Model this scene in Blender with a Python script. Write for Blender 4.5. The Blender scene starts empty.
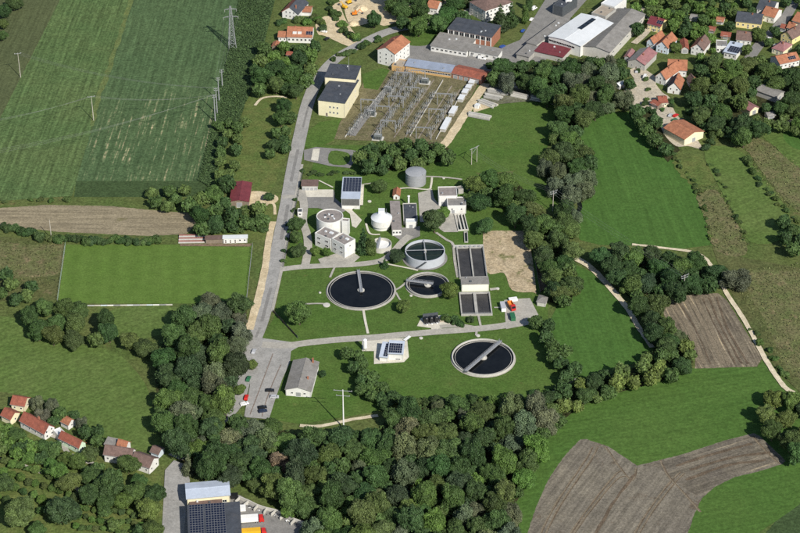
import bpy, bmesh, math, random
import numpy as np
from mathutils import Vector, Matrix
from mathutils.geometry import tessellate_polygon

# ------------------------------------------------------------------ camera, sky, sun, exposure
scene = bpy.context.scene
COL = scene.collection
FPX, PITCH, HCAM, CX, CY = 1950.0, math.radians(33.3), 587.0, 400.0, 266.5
cam_data = bpy.data.cameras.new('camera'); cam = bpy.data.objects.new('camera', cam_data); COL.objects.link(cam)
cam_data.sensor_width = 36.0; cam_data.lens = 36.0 * FPX / 800.0      # a long lens from an aircraft
cam_data.clip_start = 1.0; cam_data.clip_end = 20000.0
cam.location = (0, 0, HCAM); cam.rotation_euler = (math.pi / 2 - PITCH, 0, 0)
scene.camera = cam

SUN_EL, SUN_AZ = math.radians(38.5), math.radians(180 - 31)      # azimuth clockwise from +Y
world = bpy.data.worlds.new('World'); scene.world = world; world.use_nodes = True
wn = world.node_tree.nodes; wl = world.node_tree.links
sky = wn.new('ShaderNodeTexSky'); sky.sky_type = 'NISHITA'; sky.sun_disc = False
sky.sun_elevation = SUN_EL; sky.sun_rotation = SUN_AZ; sky.altitude = 450
wn['Background'].inputs[1].default_value = 0.085
wl.new(sky.outputs[0], wn['Background'].inputs[0])
sd = bpy.data.lights.new('sun', 'SUN'); sd.energy = 4.6; sd.angle = math.radians(0.53); sd.color = (1.0, 0.95, 0.86)
sun = bpy.data.objects.new('sun', sd); COL.objects.link(sun)
sv = Vector((math.sin(SUN_AZ) * math.cos(SUN_EL), math.cos(SUN_AZ) * math.cos(SUN_EL), math.sin(SUN_EL)))
sun.rotation_euler = sv.to_track_quat('Z', 'Y').to_euler(); sun.location = (0, 0, 800)
vs = scene.view_settings
scene.display_settings.display_device = 'sRGB'
vs.view_transform = 'Standard'; vs.look = 'None'; vs.gamma = 1.0; vs.exposure = 0.30; vs.use_curve_mapping = False
scene.cycles.max_bounces = 5; scene.cycles.diffuse_bounces = 2; scene.cycles.glossy_bounces = 2
scene.cycles.transparent_max_bounces = 6; scene.cycles.use_denoising = False

rnd = random.Random(7)

# ------------------------------------------------------------------ pixel -> place
def P(px, py, z=0.0):
    u, v = (px - CX) / FPX, (CY - py) / FPX
    d = Vector((u, math.cos(PITCH) + v * math.sin(PITCH), -math.sin(PITCH) + v * math.cos(PITCH)))
    t = (z - HCAM) / d.z
    return Vector((d.x * t, d.y * t, z))
def pix(p):
    d = Vector(p) - Vector((0, 0, HCAM)); f = d.y * math.cos(PITCH) - d.z * math.sin(PITCH); u = d.y * math.sin(PITCH) + d.z * math.cos(PITCH)
    return CX + FPX * d.x / f, CY - FPX * u / f
def S(px, py, z=0.0):                       # pixels per metre there
    v = (CY - py) / FPX
    return FPX / ((z - HCAM) / (-math.sin(PITCH) + v * math.cos(PITCH)))
def ang(a, b):
    d = P(*b) - P(*a); return math.atan2(d.y, d.x)
def smooth(pts, n=6, closed=False):
    out = []; m = len(pts)
    for i in range(m if closed else m - 1):
        p = [pts[(i + k - 1) % m] if closed else pts[min(max(i + k - 1, 0), m - 1)] for k in range(4)]
        for j in range(n):
            t = j / n
            out.append(tuple(0.5 * (2 * p[1][c] + (p[2][c] - p[0][c]) * t + (2 * p[0][c] - 5 * p[1][c] + 4 * p[2][c] - p[3][c]) * t * t
                        + (3 * p[1][c] - p[0][c] - 3 * p[2][c] + p[3][c]) * t ** 3) for c in range(len(p[0]))))
    if not closed: out.append(tuple(pts[-1]))
    return out
def inside(x, y, poly):
    r = False; j = len(poly) - 1
    for i in range(len(poly)):
        xi, yi = poly[i][0], poly[i][1]; xj, yj = poly[j][0], poly[j][1]
        if (yi > y) != (yj > y) and x < (xj - xi) * (y - yi) / (yj - yi) + xi: r = not r
        j = i
    return r

# ------------------------------------------------------------------ materials
MATS = {}
def _new(name):
    m = bpy.data.materials.new(name); m.use_nodes = True
    nt = m.node_tree; return m, nt, nt.nodes, nt.links, nt.nodes['Principled BSDF']
def _noise(n, l, vec, scale, detail=3, rough=0.55):
    x = n.new('ShaderNodeTexNoise'); x.inputs['Scale'].default_value = scale
    x.inputs['Detail'].default_value = detail; x.inputs['Roughness'].default_value = rough
    l.new(vec, x.inputs['Vector']); return x.outputs['Fac']
def _range(n, l, f, a, b, c, d):
    x = n.new('ShaderNodeMapRange'); x.clamp = True
    for i, v in ((1, a), (2, b), (3, c), (4, d)): x.inputs[i].default_value = v
    l.new(f, x.inputs[0]); return x.outputs[0]
def _mix(n, l, f, a, b, mode='MIX'):
    x = n.new('ShaderNodeMix'); x.data_type = 'RGBA'; x.blend_type = mode
    if isinstance(f, float): x.inputs[0].default_value = f
    else: l.new(f, x.inputs[0])
    for i, v in ((6, a), (7, b)):
        if isinstance(v, tuple): x.inputs[i].default_value = (*v[:3], 1)
        else: l.new(v, x.inputs[i])
    return x.outputs[2]
def _math(n, l, op, a, b):
    x = n.new('ShaderNodeMath'); x.operation = op
    for i, v in ((0, a), (1, b)):
        if isinstance(v, (int, float)): x.inputs[i].default_value = v
        else: l.new(v, x.inputs[i])
    return x.outputs[0]
def _scalecol(n, l, col, f):
    x = n.new('ShaderNodeVectorMath'); x.operation = 'SCALE'
    if isinstance(col, tuple): x.inputs[0].default_value = col
    else: l.new(col, x.inputs[0])
    l.new(f, x.inputs['Scale']); return x.outputs[0]
def mat(name, c, rough=0.8, var=0.22, size=2.5, metal=0.0, spec=0.3, stain=None, bump=0.0, objvar=0.0):
    """plain surface with mottling, streaks and grime"""
    if name in MATS: return MATS[name]
    m, nt, n, l, b = _new(name)
    tc = n.new('ShaderNodeTexCoord').outputs['Object']
    f1 = _range(n, l, _noise(n, l, tc, 1.0 / size, 5, 0.65), 0.3, 0.7, 1 - var, 1 + var)
    f2 = _range(n, l, _noise(n, l, tc, 5.0 / size, 3), 0.3, 0.7, 1 - var * 0.6, 1 + var * 0.6)
    f = _math(n, l, 'MULTIPLY', f1, f2)
    if objvar:
        oi = n.new('ShaderNodeObjectInfo').outputs['Random']
        f = _math(n, l, 'MULTIPLY', f, _range(n, l, oi, 0, 1, 1 - objvar, 1 + objvar))
    col = _scalecol(n, l, tuple(c), f)
    if stain:
        g = _range(n, l, _noise(n, l, tc, 0.45 / size, 6, 0.7), 0.52, 0.68, 0.0, 0.75)
        col = _mix(n, l, g, col, tuple(stain))
    l.new(col, b.inputs['Base Color'])
    b.inputs['Roughness'].default_value = rough; b.inputs['Metallic'].default_value = metal
    b.inputs['Specular IOR Level'].default_value = spec
    if bump:
        bp = n.new('ShaderNodeBump'); bp.inputs['Strength'].default_value = bump; bp.inputs['Distance'].default_value = 0.1
        l.new(_noise(n, l, tc, 4.0 / size, 4), bp.inputs['Height']); l.new(bp.outputs[0], b.inputs['Normal'])
    MATS[name] = m; return m
def ground_mat(name, c1, c2, big=30.0, fine=1.0, amt=0.3, row=None, c3=None, cover=(0.55, 0.65), mask=None, streak=0.0, bump=0.6, angle=0.0, spots=None):
    """field or soil: patches, grain, sown rows, streaks along the rows, bare spots"""
    m, nt, n, l, b = _new(name)
    tc = n.new('ShaderNodeTexCoord').outputs['Object']
    mp = n.new('ShaderNodeMapping'); mp.vector_type = 'TEXTURE'; mp.inputs['Rotation'].default_value = (0, 0, angle); l.new(tc, mp.inputs[0])
    st = n.new('ShaderNodeMapping'); st.inputs['Scale'].default_value = (1 / 45.0, 1 / 1.6, 1); l.new(mp.outputs[0], st.inputs[0])
    patch = _range(n, l, _noise(n, l, tc, 1.0 / big, 6, 0.62), 0.36, 0.64, 0, 1)
    col = _mix(n, l, patch, tuple(c1), tuple(c2))
    sn = _noise(n, l, st.outputs[0], 1.0, 4, 0.6)
    if c3:
        g = _range(n, l, sn, cover[0], cover[1], 0, 1)
        if mask:
            vd = n.new('ShaderNodeVectorMath'); vd.operation = 'DISTANCE'; l.new(tc, vd.inputs[0]); vd.inputs[1].default_value = (mask[0], mask[1], 0)
            g = _math(n, l, 'MULTIPLY', g, _range(n, l, vd.outputs['Value'], mask[2] * 0.35, mask[2], 1, 0))
            g = _math(n, l, 'MULTIPLY', g, _range(n, l, _noise(n, l, tc, 1 / 5.0, 4, 0.7), 0.42, 0.6, 0, 1))
        col = _mix(n, l, g, col, tuple(c3))
    if spots:
        g2 = _range(n, l, _noise(n, l, tc, 1.0 / spots[1], 5, 0.7), spots[2], spots[2] + 0.1, 0, 0.85)
        col = _mix(n, l, g2, col, tuple(spots[0]))
    f = _range(n, l, _noise(n, l, tc, 0.7 / fine, 3, 0.65), 0.36, 0.64, 1 - amt, 1 + amt)
    f = _math(n, l, 'MULTIPLY', f, _range(n, l, _noise(n, l, tc, 1 / 5.0, 5, 0.68), 0.36, 0.64, 1 - amt * 0.6, 1 + amt * 0.6))
    if streak: f = _math(n, l, 'MULTIPLY', f, _range(n, l, sn, 0.36, 0.64, 1 - streak, 1 + streak))
    if row:
        wv = n.new('ShaderNodeTexWave'); wv.bands_direction = 'Y'; wv.inputs['Scale'].default_value = 0.314 / row[0]
        wv.inputs['Distortion'].default_value = 2.0; wv.inputs['Detail'].default_value = 3; wv.inputs['Detail Scale'].default_value = 0.6
        l.new(mp.outputs[0], wv.inputs[0])
        f = _math(n, l, 'MULTIPLY', f, _range(n, l, wv.outputs['Fac'], 0, 1, 1 - row[1], 1 + row[1]))
    l.new(_scalecol(n, l, col, f), b.inputs['Base Color'])
    b.inputs['Roughness'].default_value = 0.95; b.inputs['Specular IOR Level'].default_value = 0.08
    bp = n.new('ShaderNodeBump'); bp.inputs['Strength'].default_value = bump; bp.inputs['Distance'].default_value = 0.3
    l.new(_noise(n, l, tc, 1.4 / fine, 4, 0.65), bp.inputs['Height']); l.new(bp.outputs[0], b.inputs['Normal'])
    return m
def leaf_mat(name, tint=False):
    """foliage; each tree's own tint comes from its object colour, each leaf clump's from the mesh"""
    m, nt, n, l, b = _new(name)
    oi = n.new('ShaderNodeObjectInfo')
    at = n.new('ShaderNodeAttribute'); at.attribute_name = 'shade'
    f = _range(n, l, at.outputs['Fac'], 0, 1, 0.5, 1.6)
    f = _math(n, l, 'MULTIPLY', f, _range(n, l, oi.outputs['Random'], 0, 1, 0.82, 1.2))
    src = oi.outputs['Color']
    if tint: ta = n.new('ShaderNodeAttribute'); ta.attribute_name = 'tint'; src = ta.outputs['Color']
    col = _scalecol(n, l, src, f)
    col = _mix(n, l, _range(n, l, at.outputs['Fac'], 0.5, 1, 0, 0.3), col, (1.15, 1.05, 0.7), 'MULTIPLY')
    l.new(col, b.inputs['Base Color']); b.inputs['Roughness'].default_value = 0.62; b.inputs['Specular IOR Level'].default_value = 0.22
    tr = n.new('ShaderNodeBsdfTranslucent'); l.new(_scalecol(n, l, col, _range(n, l, at.outputs['Fac'], 0, 1, 1.3, 1.3)), tr.inputs[0])
    mx = n.new('ShaderNodeMixShader'); mx.inputs[0].default_value = 0.22
    l.new(b.outputs[0], mx.inputs[1]); l.new(tr.outputs[0], mx.inputs[2]); l.new(mx.outputs[0], n['Material Output'].inputs[0])
    return m
def water_mat(name, c, rough=0.06, rip=0.05):
    m, nt, n, l, b = _new(name)
    tc = n.new('ShaderNodeTexCoord').outputs['Object']
    col = _scalecol(n, l, tuple(c), _range(n, l, _noise(n, l, tc, 0.12, 5, 0.7), 0.3, 0.7, 0.6, 1.5))
    l.new(col, b.inputs['Base Color']); b.inputs['Roughness'].default_value = rough
    b.inputs['Specular IOR Level'].default_value = 0.3
    bp = n.new('ShaderNodeBump'); bp.inputs['Strength'].default_value = rip; bp.inputs['Distance'].default_value = 0.1
    l.new(_noise(n, l, tc, 1.2, 3), bp.inputs['Height']); l.new(bp.outputs[0], b.inputs['Normal'])
    return m

LEAF = leaf_mat('leaf_surface'); LEAF_T = leaf_mat('tinted_leaf_surface', True)
BARK = mat('bark', (0.09, 0.07, 0.05), 0.95, size=0.6)
WHITE = mat('white_render', (0.66, 0.655, 0.625), 0.85, 0.09, 2.2, stain=(0.55, 0.53, 0.48))
CREAM = mat('cream_render', (0.70, 0.64, 0.44), 0.85, 0.07, 3)
YELLOW = mat('yellow_render', (0.72, 0.60, 0.28), 0.85, 0.07, 3)
OCHRE = mat('ochre_render', (0.52, 0.33, 0.14), 0.85, 0.1, 3)
GREYW = mat('grey_render', (0.40, 0.39, 0.36), 0.9, 0.12, 3)
PALEB = mat('pale_blue_render', (0.55, 0.62, 0.68), 0.85, 0.08, 3)
BRICK = mat('brick_wall', (0.30, 0.13, 0.08), 0.9, 0.2, 1.2)
WOODW = mat('weathered_boards', (0.20, 0.16, 0.12), 0.9, 0.25, 1.5)
T_ORANGE = mat('orange_clay_tiles', (0.33, 0.140, 0.078), 0.85, 0.28, 2.2, stain=(0.24, 0.095, 0.055), bump=0.5)
T_RED = mat('red_clay_tiles', (0.26, 0.085, 0.055), 0.85, 0.28, 2.2, stain=(0.17, 0.07, 0.05), bump=0.5)
T_BROWN = mat('brown_tiles', (0.15, 0.10, 0.085), 0.88, 0.28, 2.2, stain=(0.11, 0.08, 0.07), bump=0.5)
T_GREY = mat('grey_fibre_sheets', (0.22, 0.21, 0.195), 0.9, 0.22, 3, stain=(0.16, 0.15, 0.13), bump=0.4)
T_DARK = mat('dark_slate_roof', (0.055, 0.062, 0.075), 0.75, 0.25, 3, stain=(0.08, 0.08, 0.085))
T_BLUEG = mat('blue_grey_sheet_roof', (0.26, 0.30, 0.38), 0.6, 0.12, 4, stain=(0.2, 0.23, 0.28))
T_CRIM = mat('crimson_sheet_roof', (0.155, 0.035, 0.042), 0.6, 0.2, 3, stain=(0.16, 0.04, 0.045))
T_PINK = mat('faded_red_sheets', (0.27, 0.13, 0.13), 0.8, 0.2, 2.5, stain=(0.24, 0.2, 0.18))
T_SILV = mat('silver_sheet_roof', (0.42, 0.47, 0.55), 0.5, 0.1, 5, spec=0.4)
T_WHITE = mat('white_membrane_roof', (0.62, 0.64, 0.65), 0.7, 0.06, 6, stain=(0.52, 0.54, 0.55))
T_GRAV = mat('gravel_flat_roof', (0.24, 0.215, 0.20), 0.95, 0.22, 2, stain=(0.17, 0.15, 0.14), bump=0.4)
T_TAN = mat('tan_flat_roof', (0.33, 0.28, 0.22), 0.95, 0.15, 3)
CONC = mat('concrete', (0.36, 0.35, 0.32), 0.9, 0.16, 2, stain=(0.27, 0.26, 0.24))
CONC_L = mat('pale_concrete', (0.49, 0.475, 0.43), 0.9, 0.12, 2, stain=(0.43, 0.41, 0.36))
STEEL = mat('galvanised_steel', (0.36, 0.37, 0.38), 0.5, 0.12, 1, 0.3, 0.5)
WSTEEL = mat('weathered_steel', (0.23, 0.235, 0.235), 0.6, 0.15, 1, 0.2, 0.4)
DSTEEL = mat('dark_steel', (0.09, 0.10, 0.11), 0.55, 0.2, 1, 0.2)
TANKG = mat('grey_tank_sheet', (0.30, 0.31, 0.325), 0.6, 0.1, 3, 0.1, 0.4, stain=(0.25, 0.255, 0.26))
TANKB = mat('pale_blue_grey_tank', (0.42, 0.44, 0.475), 0.7, 0.07, 3, stain=(0.42, 0.43, 0.46))
GLASS = mat('window_glass', (0.015, 0.018, 0.022), 0.08, 0.3, 1, 0, 0.6)
FRAME = mat('white_frame', (0.7, 0.7, 0.68), 0.6, 0.05)
DOORM = mat('door_panel', (0.16, 0.12, 0.09), 0.6, 0.15)
SOLAR = mat('solar_cells', (0.010, 0.014, 0.032), 0.18, 0.2, 1, 0, 0.5)
WATER = water_mat('clarifier_water', (0.007, 0.008, 0.009), 0.1, 0.12)
WATERG = water_mat('green_tank_water', (0.014, 0.022, 0.017), 0.12)
WATERA = water_mat('aeration_water', (0.045, 0.043, 0.042), 0.35, 0.6)
RUBBER = mat('tyre_rubber', (0.02, 0.02, 0.02), 0.9)
WOODP = mat('timber_pole', (0.42, 0.39, 0.34), 0.9, 0.15, 1)
INSUL = mat('insulator_porcelain', (0.36, 0.36, 0.35), 0.4, 0.2, 0.8)
TRAFO = mat('transformer_paint', (0.17, 0.19, 0.19), 0.6, 0.2, 1)
def paint(name, c): return mat(name, c, 0.3, 0.05, 2, 0, 0.5)
P_RED = paint('red_paint', (0.50, 0.025, 0.02)); P_WHITE = paint('white_paint', (0.75, 0.75, 0.73)); P_BLACK = paint('black_paint', (0.015, 0.016, 0.018))
P_SILV = paint('silver_paint', (0.42, 0.43, 0.45)); P_BLUE = paint('blue_paint', (0.03, 0.08, 0.30)); P_YEL = paint('yellow_paint', (0.68, 0.38, 0.02))
P_ORG = paint('orange_paint', (0.65, 0.20, 0.02)); P_GRN = paint('green_paint', (0.03, 0.13, 0.06)); P_DKB = paint('dark_blue_paint', (0.02, 0.03, 0.06))

# ------------------------------------------------------------------ mesh helpers
class MB:
    def __init__(s): s.v = []; s.f = []; s.m = []; s.k = 0
    def add(s, vs, fs):
        o = len(s.v); s.v += [tuple(v) for v in vs]
        for f in fs: s.f.append(tuple(i + o for i in f)); s.m.append(s.k)
        return s
    def box(s, a, b):
        x0, y0, z0 = a; x1, y1, z1 = b
        return s.add([(x0, y0, z0), (x1, y0, z0), (x1, y1, z0), (x0, y1, z0), (x0, y0, z1), (x1, y0, z1), (x1, y1, z1), (x0, y1, z1)],
                     [(0, 3, 2, 1), (4, 5, 6, 7), (0, 1, 5, 4), (1, 2, 6, 5), (2, 3, 7, 6), (3, 0, 4, 7)])
    def tube(s, p, q, r, r2=None, n=6):
        p = Vector(p); q = Vector(q); r2 = r if r2 is None else r2
        w = (q - p).normalized(); u = w.orthogonal().normalized(); v = w.cross(u)
        vs = [c + (u * math.cos(t) + v * math.sin(t)) * rr for c, rr in ((p, r), (q, r2)) for t in [2 * math.pi * i / n for i in range(n)]]
        fs = [(i, (i + 1) % n, n + (i + 1) % n, n + i) for i in range(n)] + [tuple(range(n - 1, -1, -1)), tuple(range(n, 2 * n))]
        return s.add(vs, fs)
    def bar(s, p, q, w, h=None):
        """square bar"""
        p = Vector(p); q = Vector(q); h = w if h is None else h
        d = (q - p).normalized(); u = d.cross(Vector((0, 0, 1)))
        u = (Vector((1, 0, 0)) if u.length < 1e-4 else u.normalized()); v = u.cross(d)
        vs = [c + u * (w / 2) * a + v * (h / 2) * b for c in (p, q) for a, b in ((-1, -1), (1, -1), (1, 1), (-1, 1))]
        return s.add(vs, [(0, 1, 2, 3), (7, 6, 5, 4), (0, 4, 5, 1), (1, 5, 6, 2), (2, 6, 7, 3), (3, 7, 4, 0)])
    def lathe(s, prof, n=64, c=(0, 0)):
        vs = []; fs = []; m = len(prof)
        for i in range(n):
            t = 2 * math.pi * i / n
            vs += [(c[0] + r * math.cos(t), c[1] + r * math.sin(t), z) for r, z in prof]
        for i in range(n):
            j = (i + 1) % n
            for k in range(m - 1): fs.append((i * m + k, j * m + k, j * m + k + 1, i * m + k + 1))
        return s.add(vs, fs)
    def prism(s, poly, z0, z1):
        n = len(poly)
        vs = [(x, y, z0) for x, y in poly] + [(x, y, z1) for x, y in poly]
        return s.add(vs, [tuple(range(n - 1, -1, -1)), tuple(range(n, 2 * n))] + [(i, (i + 1) % n, n + (i + 1) % n, n + i) for i in range(n)])
    def mesh(s, name, mats):
        me = bpy.data.meshes.new(name); me.from_pydata(s.v, [], s.f)
        for mt in (mats if isinstance(mats, (list, tuple)) else [mats]): me.materials.append(mt)
        if any(s.m): me.polygons.foreach_set('material_index', s.m)
        me.update(); return me
def part(name, mb, m, parent, loc=(0, 0, 0), rz=0.0, mtx=None):
    me = mb.mesh(name, m) if isinstance(mb, MB) else mb
    o = bpy.data.objects.new(name, me); COL.objects.link(o); o.parent = parent
    if mtx is not None: o.matrix_local = mtx
    else: o.location = loc; o.rotation_euler = (0, 0, rz)
    return o
def tag(o, label, cat, group=None, kind=None):
    o['label'] = label; o['category'] = cat
    if group: o['group'] = group
    if kind: o['kind'] = kind
    return o
def thing(name, label, cat, loc, rz=0.0, group=None):
    o = bpy.data.objects.new(name, None); COL.objects.link(o); o.location = loc; o.rotation_euler = (0, 0, rz); o.empty_display_size = 1
    return tag(o, label, cat, group)
def copy_tree(o, parent=None):
    c = o.copy(); COL.objects.link(c); c.parent = parent
    for ch in list(o.children): copy_tree(ch, c)
    return c
def struct(name, me, m=None):
    me = me.mesh(name, m) if isinstance(me, MB) else me
    o = bpy.data.objects.new(name, me); COL.objects.link(o); o['kind'] = 'structure'; return o

# ------------------------------------------------------------------ ground
LAYER = [0.0]
def sheet(name, pts, m, round_=0, z=None, parent=None, jag=0.0):
    if round_: pts = smooth(pts, round_, True)
    if jag:                                                # uneven field margin
        out = []
        for i, a in enumerate(pts):
            b = pts[(i + 1) % len(pts)]; n = max(1, int(math.hypot(b[0] - a[0], b[1] - a[1]) / 2.2))
            out += [(a[0] + (b[0] - a[0]) * k / n + rnd.uniform(-jag, jag), a[1] + (b[1] - a[1]) * k / n + rnd.uniform(-jag, jag) * .6) for k in range(n)]
        pts = out
    if z is None: LAYER[0] += 0.003; z = LAYER[0]
    ps = [P(x, y, z) for x, y in pts]
    me = bpy.data.meshes.new(name)
    tri = tessellate_polygon([ps])
    a = sum(ps[i].x * ps[(i + 1) % len(ps)].y - ps[(i + 1) % len(ps)].x * ps[i].y for i in range(len(ps)))
    fs = []
    for t in tri:
        p, q, r = (ps[i] for i in t)
        fs.append(tuple(t) if (q - p).cross(r - p).z > 0 else tuple(reversed(t)))
    me.from_pydata([tuple(p) for p in ps], [], fs); me.materials.append(m); me.update()
    if parent is not None:
        o = bpy.data.objects.new(name, me); COL.objects.link(o); o.parent = parent; return o
    return struct(name, me)
def ribbon(name, pts, w, m, z=None, thick=0.0, jag=0.0, parent=None, n=6):
    pts = smooth(pts, n)
    if z is None: LAYER[0] += 0.003; z = LAYER[0]
    c = [P(p[0], p[1]) for p in pts]; mb = MB(); L = []; R = []
    for i, p in enumerate(c):
        d = (c[min(i + 1, len(c) - 1)] - c[max(i - 1, 0)]).normalized(); nn = Vector((-d.y, d.x, 0))
        ww = (w[0] + (w[1] - w[0]) * i / (len(c) - 1)) if isinstance(w, tuple) else w
        L.append(p + nn * (ww / 2 + jag * rnd.uniform(-1, 1))); R.append(p - nn * (ww / 2 + jag * rnd.uniform(-1, 1)))
    k = len(c)
    vs = [(p.x, p.y, z + thick) for p in L] + [(p.x, p.y, z + thick) for p in R]
    fs = [(i, k + i, k + i + 1, i + 1) for i in range(k - 1)]
    if thick:
        vs += [(p.x, p.y, 0) for p in L] + [(p.x, p.y, 0) for p in R]
        fs += [(2 * k + i, i, i + 1, 2 * k + i + 1) for i in range(k - 1)] + [(k + i, 3 * k + i, 3 * k + i + 1, k + i + 1) for i in range(k - 1)]
    mb.add(vs, fs)
    if parent is not None: return part(name, mb, m, parent)
    return struct(name, mb, m)

# ================================================================== GROUND, FIELDS, ROADS
G_BASE = ground_mat('meadow_grass', (0.072, 0.108, 0.03), (0.1, 0.118, 0.04), 35, 1.0, 0.30, spots=((0.13, 0.11, 0.05), 18, 0.62))
ROWDIR = ang((133, 0), (95, 110))
G_OLIVE = ground_mat('dull_olive_crop', (0.085, 0.1, 0.045), (0.076, 0.092, 0.042), 40, 1.2, 0.2, angle=ROWDIR, streak=0.16)
G_CROP = ground_mat('green_crop', (0.074, 0.122, 0.044), (0.09, 0.13, 0.048), 45, 1.1, 0.3, angle=ROWDIR, streak=0.24, row=(5.5, 0.07))
c_ = P(168, 142)
G_CROPB = ground_mat('green_crop_with_gaps', (0.074, 0.116, 0.05), (0.064, 0.106, 0.046), 50, 1.1, 0.28, angle=ROWDIR, streak=0.2, row=(6, 0.07),
                     c3=(0.34, 0.28, 0.17), cover=(0.55, 0.63), mask=(c_.x, c_.y, 74))
G_CORN = ground_mat('corn_soil', (0.05, 0.080, 0.032), (0.045, 0.072, 0.028), 20, 1, 0.3)
G_STUB = ground_mat('stubble', (0.225, 0.19, 0.125), (0.25, 0.212, 0.142), 25, 0.9, 0.2, angle=ang((0, 222), (190, 224)), streak=0.22, row=(7, 0.05), spots=((0.13, 0.12, 0.05), 14, 0.64))
G_STUB2 = ground_mat('stubble_tilled', (0.148, 0.132, 0.106), (0.182, 0.162, 0.126), 16, 0.8, 0.22, angle=ang((560, 533), (620, 455)), streak=0.18, row=(5, 0.06), spots=((0.11, 0.085, 0.06), 13, 0.6))
G_STUB3 = ground_mat('stubble_harrowed', (0.142, 0.12, 0.09), (0.195, 0.166, 0.118), 14, 0.8, 0.25, angle=ang((700, 300), (735, 365)), streak=0.38, row=(4, 0.1), c3=(0.30, 0.24, 0.15), cover=(0.60, 0.68))
G_STUB4 = ground_mat('stubble_dark_tilth', (0.122, 0.107, 0.086), (0.16, 0.14, 0.106), 12, 0.8, 0.24, angle=ang((690, 478), (775, 450)), streak=0.3, row=(3.5, 0.08), c3=(0.22, 0.185, 0.125), cover=(0.62, 0.7))
G_PITCH = ground_mat('sports_turf', (0.088, 0.15, 0.03), (0.096, 0.156, 0.034), 14, 0.7, 0.16, bump=0.2, angle=ang((60, 290), (60.5, 286)), row=(11, 0.045), spots=((0.125, 0.14, 0.045), 12, 0.66))
G_LAWN = ground_mat('plant_lawn', (0.062, 0.118, 0.024), (0.08, 0.128, 0.031), 22, 0.8, 0.22, spots=((0.115, 0.125, 0.04), 9, 0.62))
G_BRIGHT = ground_mat('bright_green_field', (0.055, 0.118, 0.026), (0.062, 0.124, 0.028), 60, 1.2, 0.16, angle=ang((640, 120), (690, 240)), streak=0.1, row=(9, 0.04))
G_BRIGHT2 = ground_mat('green_ley', (0.06, 0.12, 0.026), (0.07, 0.126, 0.029), 50, 1.2, 0.18, angle=ang((560, 420), (780, 380)), streak=0.1)
G_LEFT = ground_mat('lush_meadow', (0.082, 0.132, 0.033), (0.1, 0.142, 0.041), 30, 1.3, 0.22, streak=0.12, angle=0.6)
G_DRY = ground_mat('dry_grass', (0.148, 0.138, 0.068), (0.095, 0.115, 0.042), 10, 0.9, 0.32, spots=((0.20, 0.16, 0.09), 7, 0.56))
G_ROUGH = ground_mat('rough_grass', (0.1, 0.104, 0.042), (0.078, 0.096, 0.034), 16, 1.0, 0.32, spots=((0.16, 0.13, 0.07), 12, 0.6))
G_ROUGHY = ground_mat('yellowed_grass', (0.085, 0.125, 0.034), (0.115, 0.132, 0.042), 9, 0.9, 0.28)
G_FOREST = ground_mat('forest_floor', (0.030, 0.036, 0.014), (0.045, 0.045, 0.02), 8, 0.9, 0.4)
G_ASPH = ground_mat('worn_asphalt', (0.27, 0.265, 0.25), (0.32, 0.312, 0.295), 9, 0.6, 0.13, spots=((0.17, 0.165, 0.155), 3.5, 0.6), bump=0.1)
G_ASPHD = ground_mat('grey_asphalt', (0.19, 0.186, 0.178), (0.225, 0.218, 0.205), 8, 0.6, 0.12, spots=((0.14, 0.137, 0.13), 3, 0.6), bump=0.1)
G_PAVE = ground_mat('concrete_paving', (0.33, 0.315, 0.28), (0.38, 0.36, 0.315), 6, 0.7, 0.12, spots=((0.26, 0.245, 0.22), 4, 0.6), bump=0.1)
G_PAVEL = ground_mat('pale_paving', (0.52, 0.49, 0.41), (0.57, 0.54, 0.46), 6, 0.7, 0.1, bump=0.1)
G_SAND = ground_mat('sandy_track', (0.48, 0.39, 0.25), (0.56, 0.47, 0.32), 6, 0.7, 0.18, spots=((0.30, 0.25, 0.15), 4, 0.62), bump=0.3)
G_GRAVEL = ground_mat('pale_gravel_path', (0.52, 0.45, 0.32), (0.58, 0.51, 0.38), 5, 0.6, 0.15, bump=0.3)
G_DUST = ground_mat('dusty_farmyard', (0.47, 0.41, 0.31), (0.40, 0.36, 0.29), 7, 0.8, 0.2, spots=((0.24, 0.21, 0.16), 5, 0.58), bump=0.3)
G_SOIL = ground_mat('bare_earth', (0.36, 0.285, 0.18), (0.43, 0.355, 0.24), 7, 0.8, 0.25, spots=((0.13, 0.14, 0.05), 9, 0.56), bump=0.8)
G_SUBST = ground_mat('substation_grass_gravel', (0.125, 0.115, 0.060), (0.165, 0.145, 0.085), 7, 0.7, 0.28, spots=((0.085, 0.1, 0.035), 6, 0.56))
G_TRACK = ground_mat('straw_wheel_mark', (0.205, 0.172, 0.122), (0.17, 0.14, 0.1), 5, 0.5, 0.3)
G_DKTRK = ground_mat('dark_tilth_mark', (0.11, 0.085, 0.06), (0.13, 0.10, 0.07), 5, 0.5, 0.3)
G_BROWNP = ground_mat('brown_verge', (0.20, 0.145, 0.10), (0.17, 0.135, 0.085), 6, 0.7, 0.25)
G_STORE = ground_mat('grey_storage_gravel', (0.17, 0.165, 0.13), (0.12, 0.125, 0.075), 6, 0.8, 0.3)
G_DUCT = ground_mat('duct_cover', (0.21, 0.17, 0.13), (0.26, 0.24, 0.20), 4, 0.6, 0.25)
G_SEAM = ground_mat('rusty_seam', (0.19, 0.15, 0.125), (0.20, 0.165, 0.14), 5, 0.6, 0.2)

g = MB(); g.add([(-9000, -3000, 0), (9000, -3000, 0), (9000, 14000, 0), (-9000, 14000, 0)], [(0, 1, 2, 3)])
struct('ground', g, G_BASE)

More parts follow.
